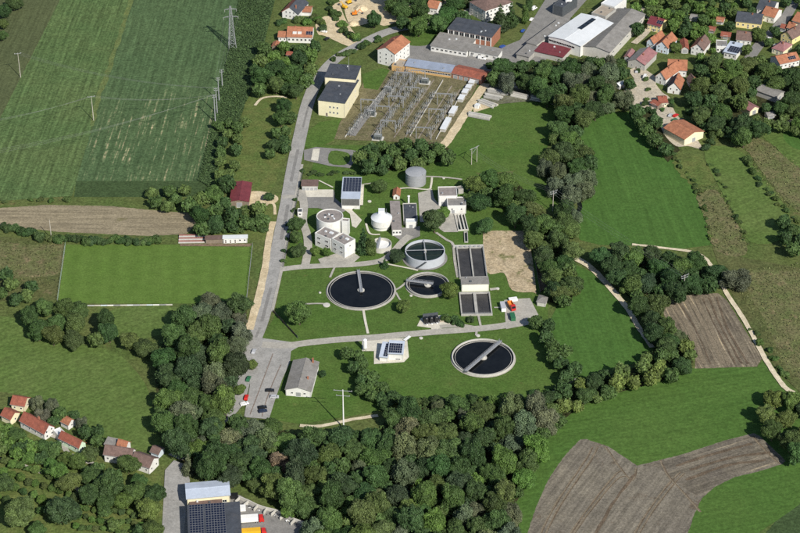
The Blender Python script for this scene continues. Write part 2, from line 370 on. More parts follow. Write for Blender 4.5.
# upper left cropland
sheet('crop_field', [(-180, -70), (80, -70), (65, -10), (22, 75), (0, 118), (-60, 205), (-260, 205)], G_OLIVE, jag=0.35)
sheet('crop_field', [(80, -70), (160, -70), (137, -20), (112, 60), (97, 100), (92, 128), (72, 196), (-60, 205), (0, 118), (22, 75), (65, -10)], G_CROP, jag=0.35)
sheet('crop_field', [(160, -70), (262, -70), (239, 0), (229, 50), (221, 82), (210, 133), (198, 181), (76, 181), (92, 128), (97, 100), (112, 60), (137, -20)], G_CROPB, jag=0.35)
CORN = [(262, -70), (302, -70), (275, 0), (261, 57), (251, 92), (237, 125), (224, 146), (215, 184), (213, 190), (199, 197), (74, 197), (76, 181), (198, 181), (210, 133), (221, 82), (229, 50), (239, 0)]
sheet('crop_field', CORN, G_CORN)
ribbon('crop_margin', [(137, -20), (124, 22), (112, 60), (104, 82), (96, 104), (92, 126)], 3.2, ground_mat('yellowed_margin', (0.125, 0.15, 0.05), (0.095, 0.135, 0.05), 6, 0.9, 0.3), jag=0.8)
fl = sheet('stubble_field', [(-60, 211), (0, 208), (45, 205), (110, 206), (150, 210), (190, 213), (197, 224), (186, 234), (150, 236), (60, 232), (0, 225), (-60, 223)], G_STUB, jag=0.35)
sheet('rough_grassland', [(-60, 232), (20, 238), (64, 241), (58, 300), (30, 300), (-60, 305)], G_ROUGH)
sheet('rough_grassland', [(-60, 236), (30, 245), (64, 243), (61, 272), (20, 278), (-60, 275)], G_DRY, 3, jag=1.3)
sheet('sports_pitch', [(66, 244.5), (252, 244.5), (245.5, 303.5), (58, 303.5)], G_PITCH)
sheet('verge', [(70, 307), (172, 307), (180, 320), (110, 318), (75, 312)], G_ROUGHY)
sheet('meadow', [(-80, 318), (0, 316), (30, 325), (60, 335), (85, 345), (115, 352), (135, 370), (148, 390), (156, 425), (160, 445), (140, 450), (100, 440), (60, 412), (25, 395), (-80, 378)], G_LEFT, 4)
sheet('meadow', [(112, 310), (180, 308), (190, 330), (160, 335), (135, 340), (112, 335)], G_LEFT, 4)
sheet('meadow', [(250, 96), (285, 96), (300, 98), (294, 130), (280, 170), (268, 193), (240, 186), (225, 178), (228, 160), (240, 125)], G_ROUGHY, 3)
sheet('meadow', [(312, 74), (318, 64), (332, 48), (355, 46), (330, 58), (318, 73)], G_ROUGHY)
sheet('verge', [(262, 193), (287, 195), (283, 240), (262, 240), (200, 240), (200, 228)], G_ROUGHY)

# plant and river meadows
sheet('lawn', [(258, 344), (274, 318), (283, 270), (304, 190), (320, 145), (360, 145), (440, 150), (475, 172), (500, 196), (530, 230), (548, 300), (548, 325), (580, 372), (540, 398), (400, 404), (375, 412), (300, 424), (262, 418), (290, 362), (292, 348)], G_LAWN)
sheet('meadow', [(485, 95), (553, 98), (560, 130), (545, 150), (545, 165), (520, 170), (470, 172), (440, 152), (462, 125)], G_LAWN, 3)
sheet('meadow', [(572, 118), (600, 112), (632, 112), (650, 125), (672, 152), (692, 185), (705, 215), (712, 245), (680, 249), (640, 246), (600, 245), (580, 240), (572, 225), (584, 198), (592, 170), (585, 148)], G_BRIGHT)
sheet('meadow', [(513, 172), (545, 168), (555, 190), (560, 215), (540, 205), (520, 195)], G_LAWN, 3)
sheet('meadow', [(570, 262), (600, 276), (620, 300), (640, 325), (653, 348), (640, 362), (600, 372), (572, 382), (556, 340), (548, 325), (560, 300)], G_BRIGHT)
sheet('meadow', [(690, 368), (757, 367), (766, 358), (776, 378), (800, 394), (870, 410), (870, 520), (800, 505), (740, 545), (490, 560), (505, 520), (530, 470), (545, 430), (580, 405), (640, 385)], G_BRIGHT2)
sheet('crop_field', [(760, 540), (775, 522), (800, 504), (860, 480), (880, 560), (750, 570)], G_CORN, jag=0.35)
s1 = sheet('stubble_field', [(580, 439.5), (586, 439), (608, 446), (637, 465.5), (680, 455), (726, 440), (754, 433), (760, 436), (786, 461), (782, 464), (760, 471), (735, 477), (716, 486), (702, 498), (694, 515), (684, 545), (655, 580), (508, 585), (525, 540), (535, 510), (548, 480), (565, 455)], G_STUB2, jag=0.35)
s2 = sheet('stubble_field', [(656, 300), (690, 295), (718, 293), (727, 300), (762, 358), (757, 366.5), (695, 368.5), (696, 355), (688, 338), (668, 322)], G_STUB3, jag=0.35)
sheet('stubble_field', [(642, 465.5), (680, 455.6), (726, 440.6), (753.5, 434), (785, 461), (760, 470.4), (735, 476.4), (716, 485), (703, 497), (690, 492), (672, 480), (660, 468)], G_STUB4, jag=0.35)
for pts in ([(535, 545), (555, 505), (585, 460), (592, 447)], [(540, 545), (560, 505), (590, 461), (597, 447)], [(563, 545), (585, 512), (612, 478), (622, 470)], [(566, 545), (589, 512), (616, 480), (628, 477)],
            [(628, 545), (645, 515), (665, 488), (680, 472)], [(632, 545), (650, 515), (670, 488), (684, 473)], [(605, 447), (630, 480), (636, 468)], [(660, 460), (668, 476), (690, 500), (700, 512)], [(752, 436), (766, 452), (779, 464)]):
    ribbon('wheel_track', pts, 0.8, G_TRACK, parent=s1, jag=0.25)
    ribbon('wheel_track', [(x + 1.1, y) for x, y in pts], 0.45, G_DKTRK, parent=s1, jag=0.15)
for pts in ([(590, 545), (612, 505), (635, 474)], [(690, 470), (730, 458), (770, 452)], [(686, 480), (725, 466), (766, 460)], [(676, 466), (720, 452), (752, 444)]):
    ribbon('harrow_mark', pts, 1.6, G_DKTRK, parent=s1, jag=0.4)
for k in range(9):
    t = k / 8
    ribbon('harrow_mark', [(664 + 52 * t + rnd.uniform(-1, 1), 303 - 6 * t), (684 + 44 * t, 328 + 2 * t), (698 + 50 * t, 364)], rnd.choice((0.7, 1.1, 2.2)), rnd.choice((G_TRACK, G_DKTRK, G_DKTRK)), parent=s2, jag=0.3)
# right hand rough land
sheet('rough_grassland', [(712, 246), (745, 258), (800, 268), (880, 260), (880, 420), (800, 392), (778, 372), (755, 335), (735, 300), (722, 275)], G_ROUGH)
sheet('rough_grassland', [(745, 275), (800, 272), (880, 280), (880, 385), (800, 380), (770, 330)], G_DRY, 3, jag=1.3)
sheet('rough_grassland', [(672, 163), (685, 160), (700, 155), (715, 178), (705, 186), (690, 184)], G_ROUGHY, 3, jag=1.3)
sheet('rough_grassland', [(697, 196), (716, 190), (732, 215), (748, 250), (728, 256), (712, 244), (704, 215)], G_DRY, 3, jag=1.3)
sheet('meadow', [(704, 150), (735, 148), (755, 168), (790, 215), (780, 240), (750, 242), (735, 215), (718, 185)], G_LEFT, 3)
sheet('rough_grassland', [(742, 142), (758, 138), (775, 148), (830, 190), (830, 225), (790, 205), (765, 175)], G_DRY, 3, jag=1.3)
sheet('meadow', [(762, 132), (800, 128), (840, 150), (840, 180), (800, 168), (775, 147)], G_LEFT, 3)
sheet('meadow', [(783, 133), (787, 127), (800, 124), (830, 124), (830, 150), (800, 150), (786, 142)], G_BRIGHT, 3)

# forest floors
W_MAIN = [(186, 468), (198, 432), (240, 421), (296, 434), (330, 438), (380, 430), (400, 408), (510, 402), (545, 402), (553, 425), (537, 448), (530, 480), (515, 505), (506, 560), (335, 560), (300, 522), (262, 492), (228, 478)]
W_LEFT = [(155, 365), (162, 345), (176, 332), (180, 312), (200, 302), (240, 302), (247, 316), (243, 345), (232, 372), (228, 395), (234, 412), (204, 432), (190, 466), (168, 444), (158, 402)]
W_HEDGE = [(540, 402), (560, 392), (600, 376), (640, 366), (655, 348), (688, 336), (693, 362), (670, 378), (620, 392), (580, 406), (556, 424)]
W_MID = [(592, 250), (640, 252), (690, 260), (722, 276), (714, 290), (660, 298), (664, 322), (684, 342), (658, 345), (642, 315), (620, 285)]
W_BELT = [(470, 182), (512, 178), (530, 200), (558, 226), (574, 250), (572, 300), (550, 302), (546, 270), (541, 248), (520, 222), (500, 202), (480, 192)]
W_STREAM = [(542, 160), (566, 148), (582, 150), (592, 165), (585, 190), (573, 205), (577, 228), (568, 240), (556, 222), (560, 195), (546, 178)]
W_TOWN = [(482, 80), (505, 66), (545, 64), (590, 58), (604, 60), (618, 78), (624, 102), (600, 112), (575, 128), (584, 160), (560, 165), (552, 140), (556, 104), (530, 90), (500, 84)]
W_SUBN = [(357, 152), (385, 146), (440, 143), (452, 158), (425, 164), (400, 168), (366, 174)]
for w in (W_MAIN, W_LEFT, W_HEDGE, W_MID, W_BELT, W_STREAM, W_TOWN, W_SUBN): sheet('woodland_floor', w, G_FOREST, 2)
sheet('garden_ground', [(640, -20), (745, -20), (738, 25), (715, 55), (700, 60), (690, 40), (640, 20)], G_ROUGHY)
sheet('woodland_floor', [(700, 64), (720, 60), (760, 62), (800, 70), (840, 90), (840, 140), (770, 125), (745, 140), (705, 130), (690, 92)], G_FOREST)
sheet('garden_ground', [(-60, 425), (20, 428), (60, 446), (100, 462), (160, 474), (165, 500), (160, 560), (-90, 560)], G_ROUGHY)
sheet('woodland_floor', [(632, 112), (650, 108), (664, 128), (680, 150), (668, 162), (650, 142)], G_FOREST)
ribbon('stream', [(560, 228), (567, 222), (574, 217), (580, 208), (578, 200)], 2.5, water_mat('stream_water', (0.01, 0.014, 0.012)))

# substation, yards, pads
sheet('substation_yard', [(366, 78), (392, 67), (479, 82), (472, 95), (443, 144), (330, 139), (350, 106)], G_SUBST)
sheet('lawn', [(300, 136), (320, 122), (341, 119), (334, 140), (315, 150), (302, 146)], G_LAWN)
sheet('lawn', [(362, 74), (382, 68), (390, 70), (378, 90), (364, 88)], G_LAWN)
sheet('paved_yard', [(390, 62), (400, 44), (425, 45), (436, 38), (500, 48), (520, 40), (545, 0), (575, -15), (600, -15), (560, 30), (545, 62), (500, 72), (484, 82), (474, 80), (405, 66)], G_ASPHD)
sheet('lawn', [(408, 44), (406, 36), (425, 30), (445, 24), (447, 30), (430, 44), (416, 46)], G_LAWN, 3)
sheet('sand_lot', [(340, -30), (500, -30), (460, 2), (410, 8), (400, 20), (384, 26), (374, 22), (352, 26), (344, 8)], G_SAND, 3)
sheet('sandy_yard', [(316, 22), (330, 16), (344, 30), (358, 44), (350, 47), (325, 36), (318, 34)], G_SAND, 3)
sheet('sandy_yard', [(249, 192), (266, 192), (278, 197), (275, 203), (262, 204), (255, 210), (248, 205)], G_SAND, 3)
sheet('farmyard', [(630, 84), (640, 74), (652, 80), (662, 92), (670, 98), (675, 112), (690, 130), (702, 148), (688, 146), (676, 146), (664, 134), (655, 114), (640, 112), (622, 98)], G_DUST, 4)
sheet('farmyard', [(628, 70), (640, 66), (655, 76), (656, 84), (638, 84)], G_DUST)
sheet('earth_plot', [(483, 236), (488, 231), (520, 231), (528, 234), (536, 288), (532, 292), (512, 290), (504, 273), (487, 272)], G_SOIL, 4)
sheet('gravel_strip', [(531, 234), (538, 246), (547, 270), (547, 288), (540, 292)], G_BROWNP)
sheet('paved_yard', [(504, 300), (512, 299), (530, 298), (535, 308), (541, 320), (532, 324), (506, 329)], G_PAVE)
sheet('paved_yard', [(300, 190), (334, 190), (335, 198), (348, 209), (340, 214), (318, 208), (300, 208)], G_ASPHD)
sheet('paved_strip', [(300, 189.5), (333, 189.5), (333, 197), (301, 197)], G_PAVEL)
sheet('paved_yard', [(418, 193), (432, 189), (434, 198), (440, 206), (446, 212), (458, 213), (458, 232), (444, 232), (430, 222), (420, 222)], G_PAVE)
sheet('paved_strip', [(340, 206), (363, 205), (364, 184), (360, 184), (359, 202), (352, 210), (362, 220), (356, 228), (352, 226), (350, 214)], G_PAVEL)
sheet('paved_yard', [(398, 228), (420, 226), (420, 236), (410, 240), (400, 240), (394, 236)], G_ASPHD)
sheet('gravel_yard', [(304, 150), (316, 147), (352, 150), (360, 152), (350, 168), (330, 166), (304, 160)], G_ASPHD)
sheet('lawn', [(331, 151), (348, 153), (350, 160), (344, 165), (329, 163)], G_LAWN, 3)
sheet('paved_strip', [(313, 149), (320, 148.5), (318, 161), (311, 160)], G_PAVEL)
sheet('paved_yard', [(372, 339), (407, 338), (409, 357), (404, 362), (374, 364), (374, 351), (362, 351), (362, 340)], G_PAVEL)
sheet('equipment_pad', [(421, 318), (448, 314), (450, 324), (442, 326), (441, 331), (432, 331), (431, 328), (417, 326)], G_PAVEL)
sheet('sandy_strip', [(180, 243.5), (252, 243.5), (250, 246.5), (180, 246)], G_BROWNP)
sheet('storage_ground', [(484, 86), (510, 82), (556, 92), (556, 104), (530, 101), (500, 104), (484, 104)], G_STORE)
sheet('sandy_yard', [(476, 104), (490, 102), (499, 105), (488, 108), (474, 112)], G_SAND, 3)
for a_, b_ in (((350, 137), (392, 78)), ((371, 137), (412, 76)), ((394, 138), (434, 80)), ((418, 139), (452, 86)), ((430, 139), (460, 90)), ((405, 138), (428, 103))): ribbon('cable_duct', [a_, ((a_[0] + b_[0]) / 2, (a_[1] + b_[1]) / 2), b_], 0.9, G_DUCT)

# roads
ribbon('road', [(60, -60), (330, -10), (336, 8), (342, 22), (350, 34), (360, 45)], (7, 6), G_SAND)
ribbon('road', [(175, 458), (208, 430), (234, 405), (243, 378), (250, 350), (262, 318), (274, 270), (281, 235), (287, 205), (293, 170), (301, 132), (308, 103), (318, 80), (335, 60), (358, 46), (385, 33), (410, 27), (440, 22), (470, 12), (500, -12)], 8.2, G_ASPH)
for pts_ in ([(281, 240), (285, 222), (288, 205)], [(291, 182), (294, 168), (298, 150)], [(262, 322), (266, 306), (271, 288)], [(303, 128), (307, 112), (311, 100)], [(256, 338), (260, 328)]): ribbon('asphalt_patch', pts_, rnd.uniform(1.2, 2.6), G_ASPHD)
ribbon('pavement', [(272, 312), (282, 268), (290, 225), (297, 190), (302, 165)], 1.6, G_PAVE, thick=0.12)
ribbon('sandy_track', [(249, 330), (258, 300), (265, 268), (268, 246), (273, 222)], (4.5, 3.5), G_SAND, jag=0.2)
ribbon('sandy_track', [(275, 215), (274, 205), (268, 204), (262, 210), (255, 211)], 1.6, G_SAND)
sheet('parking_yard', [(252, 347), (262, 338), (292, 342), (300, 346), (291, 351), (290, 362), (282, 380), (275, 400), (269, 419), (244, 417), (250, 385), (247, 370)], G_ASPH)
ribbon('pavement_seam', [(273, 354), (264, 378), (255, 402), (250, 415)], 0.55, G_SEAM)
ribbon('pavement_seam', [(281, 365), (273, 383), (266, 402), (262, 417)], 0.55, G_SEAM)
ribbon('road', [(262, 345), (285, 346), (310, 343), (340, 340), (372, 338), (405, 335), (440, 332), (480, 329), (510, 325), (534, 319)], 5.2, G_PAVE)
ribbon('road', [(440, 327), (460, 326), (478, 329)], 3, G_PAVE)
ribbon('road', [(280, 270), (300, 267.5), (330, 266), (355, 265), (380, 261.5), (392, 254), (402, 243), (410, 236)], 4.6, G_PAVE)
ribbon('road', [(305, 267), (308, 250), (307, 235), (303, 222), (304, 206), (301, 190)], 4.6, G_PAVE)
ribbon('road', [(282, 198), (290, 197), (301, 200)], 4, G_PAVE)
sheet('paved_yard', [(334, 254), (350, 250), (360, 257), (352, 264), (322, 266), (318, 259)], G_PAVE)
ribbon('sandy_track', [(486, 84), (478, 95), (466, 113), (455, 130), (447, 142), (440, 149)], 5.5, G_SAND, jag=0.2)
ribbon('road', [(388, 88), (376, 103), (362, 122), (352, 136)], 4.5, G_ASPHD)
ribbon('footpath', [(363, 308), (365, 320), (368, 334)], 1.3, G_PAVEL)
ribbon('footpath', [(304, 304.5), (318, 304), (327, 304.5)], 1.2, G_PAVE)
ribbon('footpath', [(330, 278), (334, 269), (336, 266)], 1.2, G_PAVE)
ribbon('footpath', [(394, 291), (400, 288), (406, 283)], 1.3, G_PAVE)
ribbon('footpath', [(396, 293), (400, 300), (406, 305)], 1.0, G_PAVE)
ribbon('footpath', [(385, 264), (395, 266), (410, 269), (418, 271)], 1.2, G_PAVEL)
ribbon('footpath', [(436, 233), (446, 240), (453, 245), (455, 262), (458, 278)], 1.6, G_PAVE)
ribbon('footpath', [(478, 314), (481, 328)], 1.2, G_PAVE)
ribbon('footpath', [(476, 336), (477, 330)], 1.2, G_PAVE)
ribbon('footpath', [(490, 290), (498, 289)], 2.2, G_PAVE)
ribbon('footpath', [(494, 308), (503, 308)], 1.0, G_PAVE)
ribbon('footpath', [(400, 189), (410, 188.5), (428, 190), (431, 186), (432, 178)], 1.2, G_PAVEL)
ribbon('footpath', [(425, 177), (440, 177.5), (455, 179), (462, 180)], 1.4, G_PAVE)
ribbon('footpath', [(319, 181), (333, 188)], 1.0, G_PAVEL)
ribbon('footpath', [(362, 185), (378, 183)], 1.0, G_PAVE)
ribbon('footpath', [(366, 224), (370, 234), (380, 235)], 1.2, G_PAVEL)
ribbon('gravel_path', [(566, 254), (576, 259), (588, 266), (602, 279), (616, 295), (628, 310), (640, 330), (652, 348)], (4.5, 2.6), G_GRAVEL, jag=0.2)
ribbon('gravel_path', [(632, 245), (660, 248), (690, 252), (704, 258), (712, 268), (720, 282), (730, 299), (745, 322), (758, 346), (770, 367), (784, 387), (795, 394)], (2.0, 2.9), G_GRAVEL, jag=0.2)
ribbon('gravel_path', [(300, 426), (316, 427), (334, 424), (352, 420), (378, 416)], 2.2, G_GRAVEL, jag=0.15)
ribbon('gravel_path', [(255, 106), (262, 99), (275, 97), (287, 98)], 1.8, G_GRAVEL)
ribbon('road', [(800, -10), (788, 14), (775, 30), (762, 42), (750, 58), (744, 66)], (7, 7), G_ASPHD)
ribbon('road', [(634, 44), (645, 34), (652, 22), (640, 8)], 4.5, G_DUST)
ribbon('gravel_path', [(740, 133), (760, 128), (780, 124), (800, 119), (830, 112)], 2.6, G_GRAVEL)
sheet('paved_yard', [(165, 470), (174, 460), (185, 464), (190, 480), (187, 500), (188, 560), (160, 560), (163, 510)], G_ASPH)
sheet('paved_yard', [(188, 482), (240, 495), (262, 508), (300, 522), (330, 535), (360, 570), (180, 580)], G_ASPHD)
ribbon('dirt_path', [(-20, 455), (10, 462), (40, 472), (70, 485), (85, 496)], 2.2, G_PAVE, jag=0.3)
ribbon('dirt_path', [(40, 432), (60, 440), (70, 455), (95, 465)], 2.5, G_PAVE, jag=0.3)

# ================================================================== BUILDINGS
FOOT = []            # (centre, ex, ey, half length, half depth): kept clear of trees
ROOFBITS = []; CACHE = {}; BPX = []   # BPX: where each building shows, kept clear of trees standing in front of it
def window_mesh(w, h, kind='window'):
    key = (kind, round(w, 2), round(h, 2))
    if key in CACHE: return CACHE[key]
    mb = MB(); t = 0.09
    mb.box((-w / 2, -0.07, 0), (-w / 2 + t, 0.02, h)); mb.box((w / 2 - t, -0.07, 0), (w / 2, 0.02, h))
    mb.box((-w / 2 + t, -0.07, h - t), (w / 2 - t, 0.02, h)); mb.box((-w / 2 - 0.08, -0.14, -0.06), (w / 2 + 0.08, 0.02, t * 0.6))
    if kind == 'window' and w > 1.0: mb.box((-0.04, -0.06, t), (0.04, 0.0, h - t))
    mb.k = 1; mb.box((-w / 2 + t, -0.02, t * 0.6), (w / 2 - t, 0.015, h - t))
    me = mb.mesh(kind, [FRAME, GLASS] if kind == 'window' else [FRAME, DOORM if kind == 'door' else STEEL])
    CACHE[key] = me; return me
def side_mtx(side, u, z, L, D):
    if side == 'f': return Matrix.Translation((u, 0, z))
    if side == 'b': return Matrix.Translation((L - u, D, z)) @ Matrix.Rotation(math.pi, 4, 'Z')
    if side == 'r': return Matrix.Translation((L, u, z)) @ Matrix.Rotation(math.pi / 2, 4, 'Z')
    return Matrix.Translation((0, D - u, z)) @ Matrix.Rotation(-math.pi / 2, 4, 'Z')
class B: pass
def building(name, label, A, Bp, C, z, kind='gable', rh=2.5, axis='x', wall=WHITE, roof=T_ORANGE, win=None, doors=(), chim=(), over=0.45, cat='house', group=None, roof2=None, rim=True, nofurn=False):
    a = P(*A, z); b = P(*Bp, z); c = P(*C, z)
    ex = (b - a); L = ex.length; ex.normalize(); ey = Vector((-ex.y, ex.x, 0)); D = (c - b).dot(ey)
    if D < 2: D = 2.0; print('shallow', label)
    root = thing(name, label, cat, (a.x, a.y, 0), math.atan2(ex.y, ex.x), group)
    r = B(); r.root, r.L, r.D, r.z, r.rh, r.axis = root, L, D, z, rh, axis
    cen = a + ex * (L / 2) + ey * (D / 2); FOOT.append((cen.x, cen.y, ex.x, ex.y, L / 2, D / 2))
    q = [pix(a + ex * i * L + ey * j * D + Vector((0, 0, k))) for i in (0, 1) for j in (0, 1) for k in (0, -z * .6)]; BPX.append((min(x for x, y in q), min(y for x, y in q), max(x for x, y in q), max(y for x, y in q), cen.y))
    w = MB(); rf = MB(); t = 0.28; o = over
    if kind == 'flat':
        h = z + (0.35 if rim else 0); p = 0.32
        if rim:
            w.box((0, 0, 0), (L, D, z - 0.3))
            w.box((0, 0, z - 0.3), (L, p, h)); w.box((0, D - p, z - 0.3), (L, D, h)); w.box((0, p, z - 0.3), (p, D - p, h)); w.box((L - p, p, z - 0.3), (L, D - p, h))
            rf.box((p, p, z - 0.3), (L - p, D - p, z - 0.05))
        else:
            w.box((0, 0, 0), (L, D, z)); rf.box((-o, -o, z), (L + o, D + o, z + 0.3))
    elif kind == 'shed':                                   # single slope rising to the back
        w.add([(0, 0, 0), (L, 0, 0), (L, D, 0), (0, D, 0), (0, 0, z), (L, 0, z), (L, D, z + rh), (0, D, z + rh)], [(0, 1, 5, 4), (1, 2, 6, 5), (2, 3, 7, 6), (3, 0, 4, 7), (4, 5, 6, 7)])
        k = rh / D
        rf.add([(-o, -o, z - o * k), (L + o, -o, z - o * k), (L + o, D + o, z + rh + o * k), (-o, D + o, z + rh + o * k)] + [(-o, -o, z - o * k + t), (L + o, -o, z - o * k + t), (L + o, D + o, z + rh + o * k + t), (-o, D + o, z + rh + o * k + t)],
               [(0, 3, 2, 1), (4, 5, 6, 7), (0, 1, 5, 4), (1, 2, 6, 5), (2, 3, 7, 6), (3, 0, 4, 7)])
    else:
        X, Y = (L, D) if axis == 'x' else (D, L)
        T = (lambda x, y, zz: (x, y, zz)) if axis == 'x' else (lambda x, y, zz: (L - y, x, zz))   # ridge along x before T
        hip = min(Y / 2, X * 0.4) if kind == 'hip' else 0.0
        if kind == 'gable':
            w.add([T(*p) for p in [(0, 0, 0), (X, 0, 0), (X, Y, 0), (0, Y, 0), (0, 0, z), (X, 0, z), (X, Y, z), (0, Y, z), (0, Y / 2, z + rh), (X, Y / 2, z + rh)]],
                  [(0, 1, 5, 4), (1, 2, 6, 9, 5), (2, 3, 7, 6), (3, 0, 4, 8, 7)])
            k = rh / (Y / 2)
            for s_, (ya, yb) in enumerate(((-o, Y / 2), (Y + o, Y / 2))):
                za = z - o * k; zb = z + rh
                rf.k = s_ if roof2 else 0
                vs = [T(-o, ya, za), T(X + o, ya, za), T(X + o, yb, zb), T(-o, yb, zb), T(-o, ya, za + t), T(X + o, ya, za + t), T(X + o, yb, zb + t), T(-o, yb, zb + t)]
                rf.add(vs, [(0, 3, 2, 1), (4, 5, 6, 7), (0, 1, 5, 4), (1, 2, 6, 5), (2, 3, 7, 6), (3, 0, 4, 7)] if s_ == 0 else [(0, 1, 2, 3), (7, 6, 5, 4), (4, 5, 1, 0), (5, 6, 2, 1), (6, 7, 3, 2), (7, 4, 0, 3)])
        else:
            w.box((0, 0, 0), (L, D, z))
            vs = [T(*p) for p in [(-o, -o, z - 0.1), (X + o, -o, z - 0.1), (X + o, Y + o, z - 0.1), (-o, Y + o, z - 0.1), (hip, Y / 2, z + rh), (X - hip, Y / 2, z + rh)]]
            rf.add(vs, [(0, 1, 5, 4), (1, 2, 5), (2, 3, 4, 5), (3, 0, 4), (3, 2, 1, 0)])
    part('wall', w, wall, root)
    if kind in ('flat', 'shed') and L * D > 60:            # roof furniture
        for k in range(2 + int(L * D / 250)):
            vr = random.Random(hash((round(A[0]), k)) & 0xffff); x, y = vr.uniform(.15, .85) * L, vr.uniform(.1, .9) * D; zz = z + (rh * y / D if kind == 'shed' else 0) + (0.28 if not (kind == 'flat' and rim) else -0.05)
            vm = MB(); q = vr.uniform(.3, .6); vm.box((x - q, y - q, zz), (x + q, y + q, zz + vr.uniform(.4, .9))); ROOFBITS.append((vm, vr.choice((STEEL, DSTEEL, T_WHITE))))
    for x in (0.25, L - 0.25): dm_ = MB(); dm_.tube((x, -0.09, 0), (x, -0.09, z - 0.15), .06, n=6); part('downpipe', dm_, STEEL, root)
    if kind in ('gable', 'shed') and axis == 'x':
        gm = MB(); gm.bar((-o, -o - .06, z - .18), (L + o, -o - .06, z - .18), .14); part('gutter', gm, STEEL, root)
    r.roof = part('roof', rf, [roof, roof2] if roof2 else roof, root)
    if not nofurn:
        for vm, vmat in ROOFBITS: part('roof_vent', vm, vmat, r.roof)
    ROOFBITS.clear()
    if kind in ('gable', 'hip'):
        X, Y = (L, D) if axis == 'x' else (D, L); e = (min(Y / 2, X * 0.4) if kind == 'hip' else -o)
        cm = MB(); pa, pb = ((e, D / 2), (L - e, D / 2)) if axis == 'x' else ((L / 2, e), (L / 2, D - e))
        zt = z + rh + (t if kind == 'gable' else 0.0)
        cm.bar((*pa, zt), (*pb, zt), 0.34, 0.2); part('ridge_cap', cm, roof, r.roof)
    for (cx, cy, ch) in chim:
        cm = MB(); x, y = L * cx, D * cy; zb = z + (rh * 0.3 if kind != 'flat' else 0); zt = z + (rh if kind in ('gable', 'hip') else 0) + ch
        cm.box((x - 0.4, y - 0.4, zb), (x + 0.4, y + 0.4, zt)); cm.box((x - 0.5, y - 0.5, zt), (x + 0.5, y + 0.5, zt + 0.14))
        part('chimney', cm, BRICK if ch < 3 else STEEL, r.roof)
    for side, spec in (win or {}).items():
        for (nx, nz, ww, hh, *rest) in ([spec] if isinstance(spec, tuple) else spec):
            z0, z1 = rest[:2] if len(rest) >= 2 else (0.9, z); u0, u1 = rest[2:4] if len(rest) >= 4 else (0.0, 1.0)
            W = L if side in 'fb' else D; st = (z1 - z0) / nz
            for i in range(nx):
                for j in range(nz):
                    u = W * (u0 + (u1 - u0) * (i + 0.5) / nx)
                    part('window', window_mesh(ww, min(hh, st * 0.85)), None, root, mtx=side_mtx(side, u, z0 + st * j + (st - min(hh, st * .85)) * 0.35, L, D))
    for (side, u, ww, hh, *k) in doors:
        W = L if side in 'fb' else D
        part('door' if (k or ['door'])[0] == 'door' else 'gate_door', window_mesh(ww, hh, (k or ['door'])[0]), None, root, mtx=side_mtx(side, W * u, 0.05, L, D))
    return r
def panels(b, cols, rows, pw, ph, u0, v0, side='front', gap=0.08, jump=None):
    """solar panels on a roof plane: u along the eave, v up the slope (metres)"""
    key = ('panel', pw, ph)
    if key not in CACHE:
        mb = MB(); mb.box((0, 0, 0), (pw, ph, 0.035)); mb.k = 1; mb.box((0.05, 0.05, 0.035), (pw - 0.05, ph - 0.05, 0.045)); CACHE[key] = mb.mesh('solar_panel', [STEEL, SOLAR])
    if b.axis == 'flat': tilt, M0 = 0.0, Matrix.Translation((0, 0, b.z + 0.35))
    elif b.axis == 'shed': tilt = math.atan2(b.rh, b.D); M0 = Matrix.Translation((0, 0, b.z + 0.36)) @ Matrix.Rotation(tilt, 4, 'X')
    elif b.axis == 'x': tilt = math.atan2(b.rh, b.D / 2); M0 = Matrix.Translation((0, 0, b.z + 0.36)) @ Matrix.Rotation(tilt, 4, 'X')
    else:                                       # ridge along the depth: right hand slope, u from the front
        tilt = math.atan2(b.rh, b.L / 2)
        M0 = (Matrix.Translation((b.L, 0, b.z + 0.36)) @ Matrix.Rotation(math.pi / 2, 4, 'Z') @ Matrix.Rotation(tilt, 4, 'X')) if side == 'right' else \
             (Matrix.Translation((0, b.D, b.z + 0.36)) @ Matrix.Rotation(-math.pi / 2, 4, 'Z') @ Matrix.Rotation(tilt, 4, 'X'))
    for i in range(cols):
        for j in range(rows):
            x = u0 + i * (pw + gap) + (jump[1] if jump and i >= jump[0] else 0)
            part('solar_panel', CACHE[key], None, b.root, mtx=M0 @ Matrix.Translation((x, v0 + j * (ph + gap), 0)))

# ---- the treatment plant
hall = building('machine_hall', 'tall plant hall with dark solar panels and silver roof beside the drive', (341.5, 198.6), (359.7, 198.8), (358.8, 177.7), 7, 'flat', 0, wall=WHITE, roof=T_SILV, rim=False, over=0.35, nofurn=True, cat='hall', doors=(('r', 0.3, 3, 3.2, 'gate'), ('r', 0.7, 1.2, 2.2)))
hall.axis = 'flat'; panels(hall, 6, 9, 1.65, 1.65, 0.3, hall.D - 16.2)
dk = MB(); dk.box((0.3, -0.05, 2.4), (hall.L - 0.3, -0.004, 6.7)); part('facade_panel', dk, mat('charcoal_cladding', (0.11, 0.11, 0.105), .7), hall.root)
building('garage', 'low garage row with brown roof along the lower edge of the hedge', (301.8, 185.8), (317.5, 185.8), (317.5, 180.3), 3.4, 'flat', wall=GREYW, roof=T_BROWN, rim=False, cat='garage', doors=[('f', (i + 0.5) / 4, 2.0, 2.3, 'gate') for i in range(4)])
building('kiosk', 'little white gatehouse with dark roof at the plant entrance drive', (297.5, 212.5), (302.3, 212.5), (302.2, 208.6), 3, 'flat', wall=WHITE, roof=T_DARK, cat='kiosk', win={'f': (1, 1, 1.2, 1.2)})
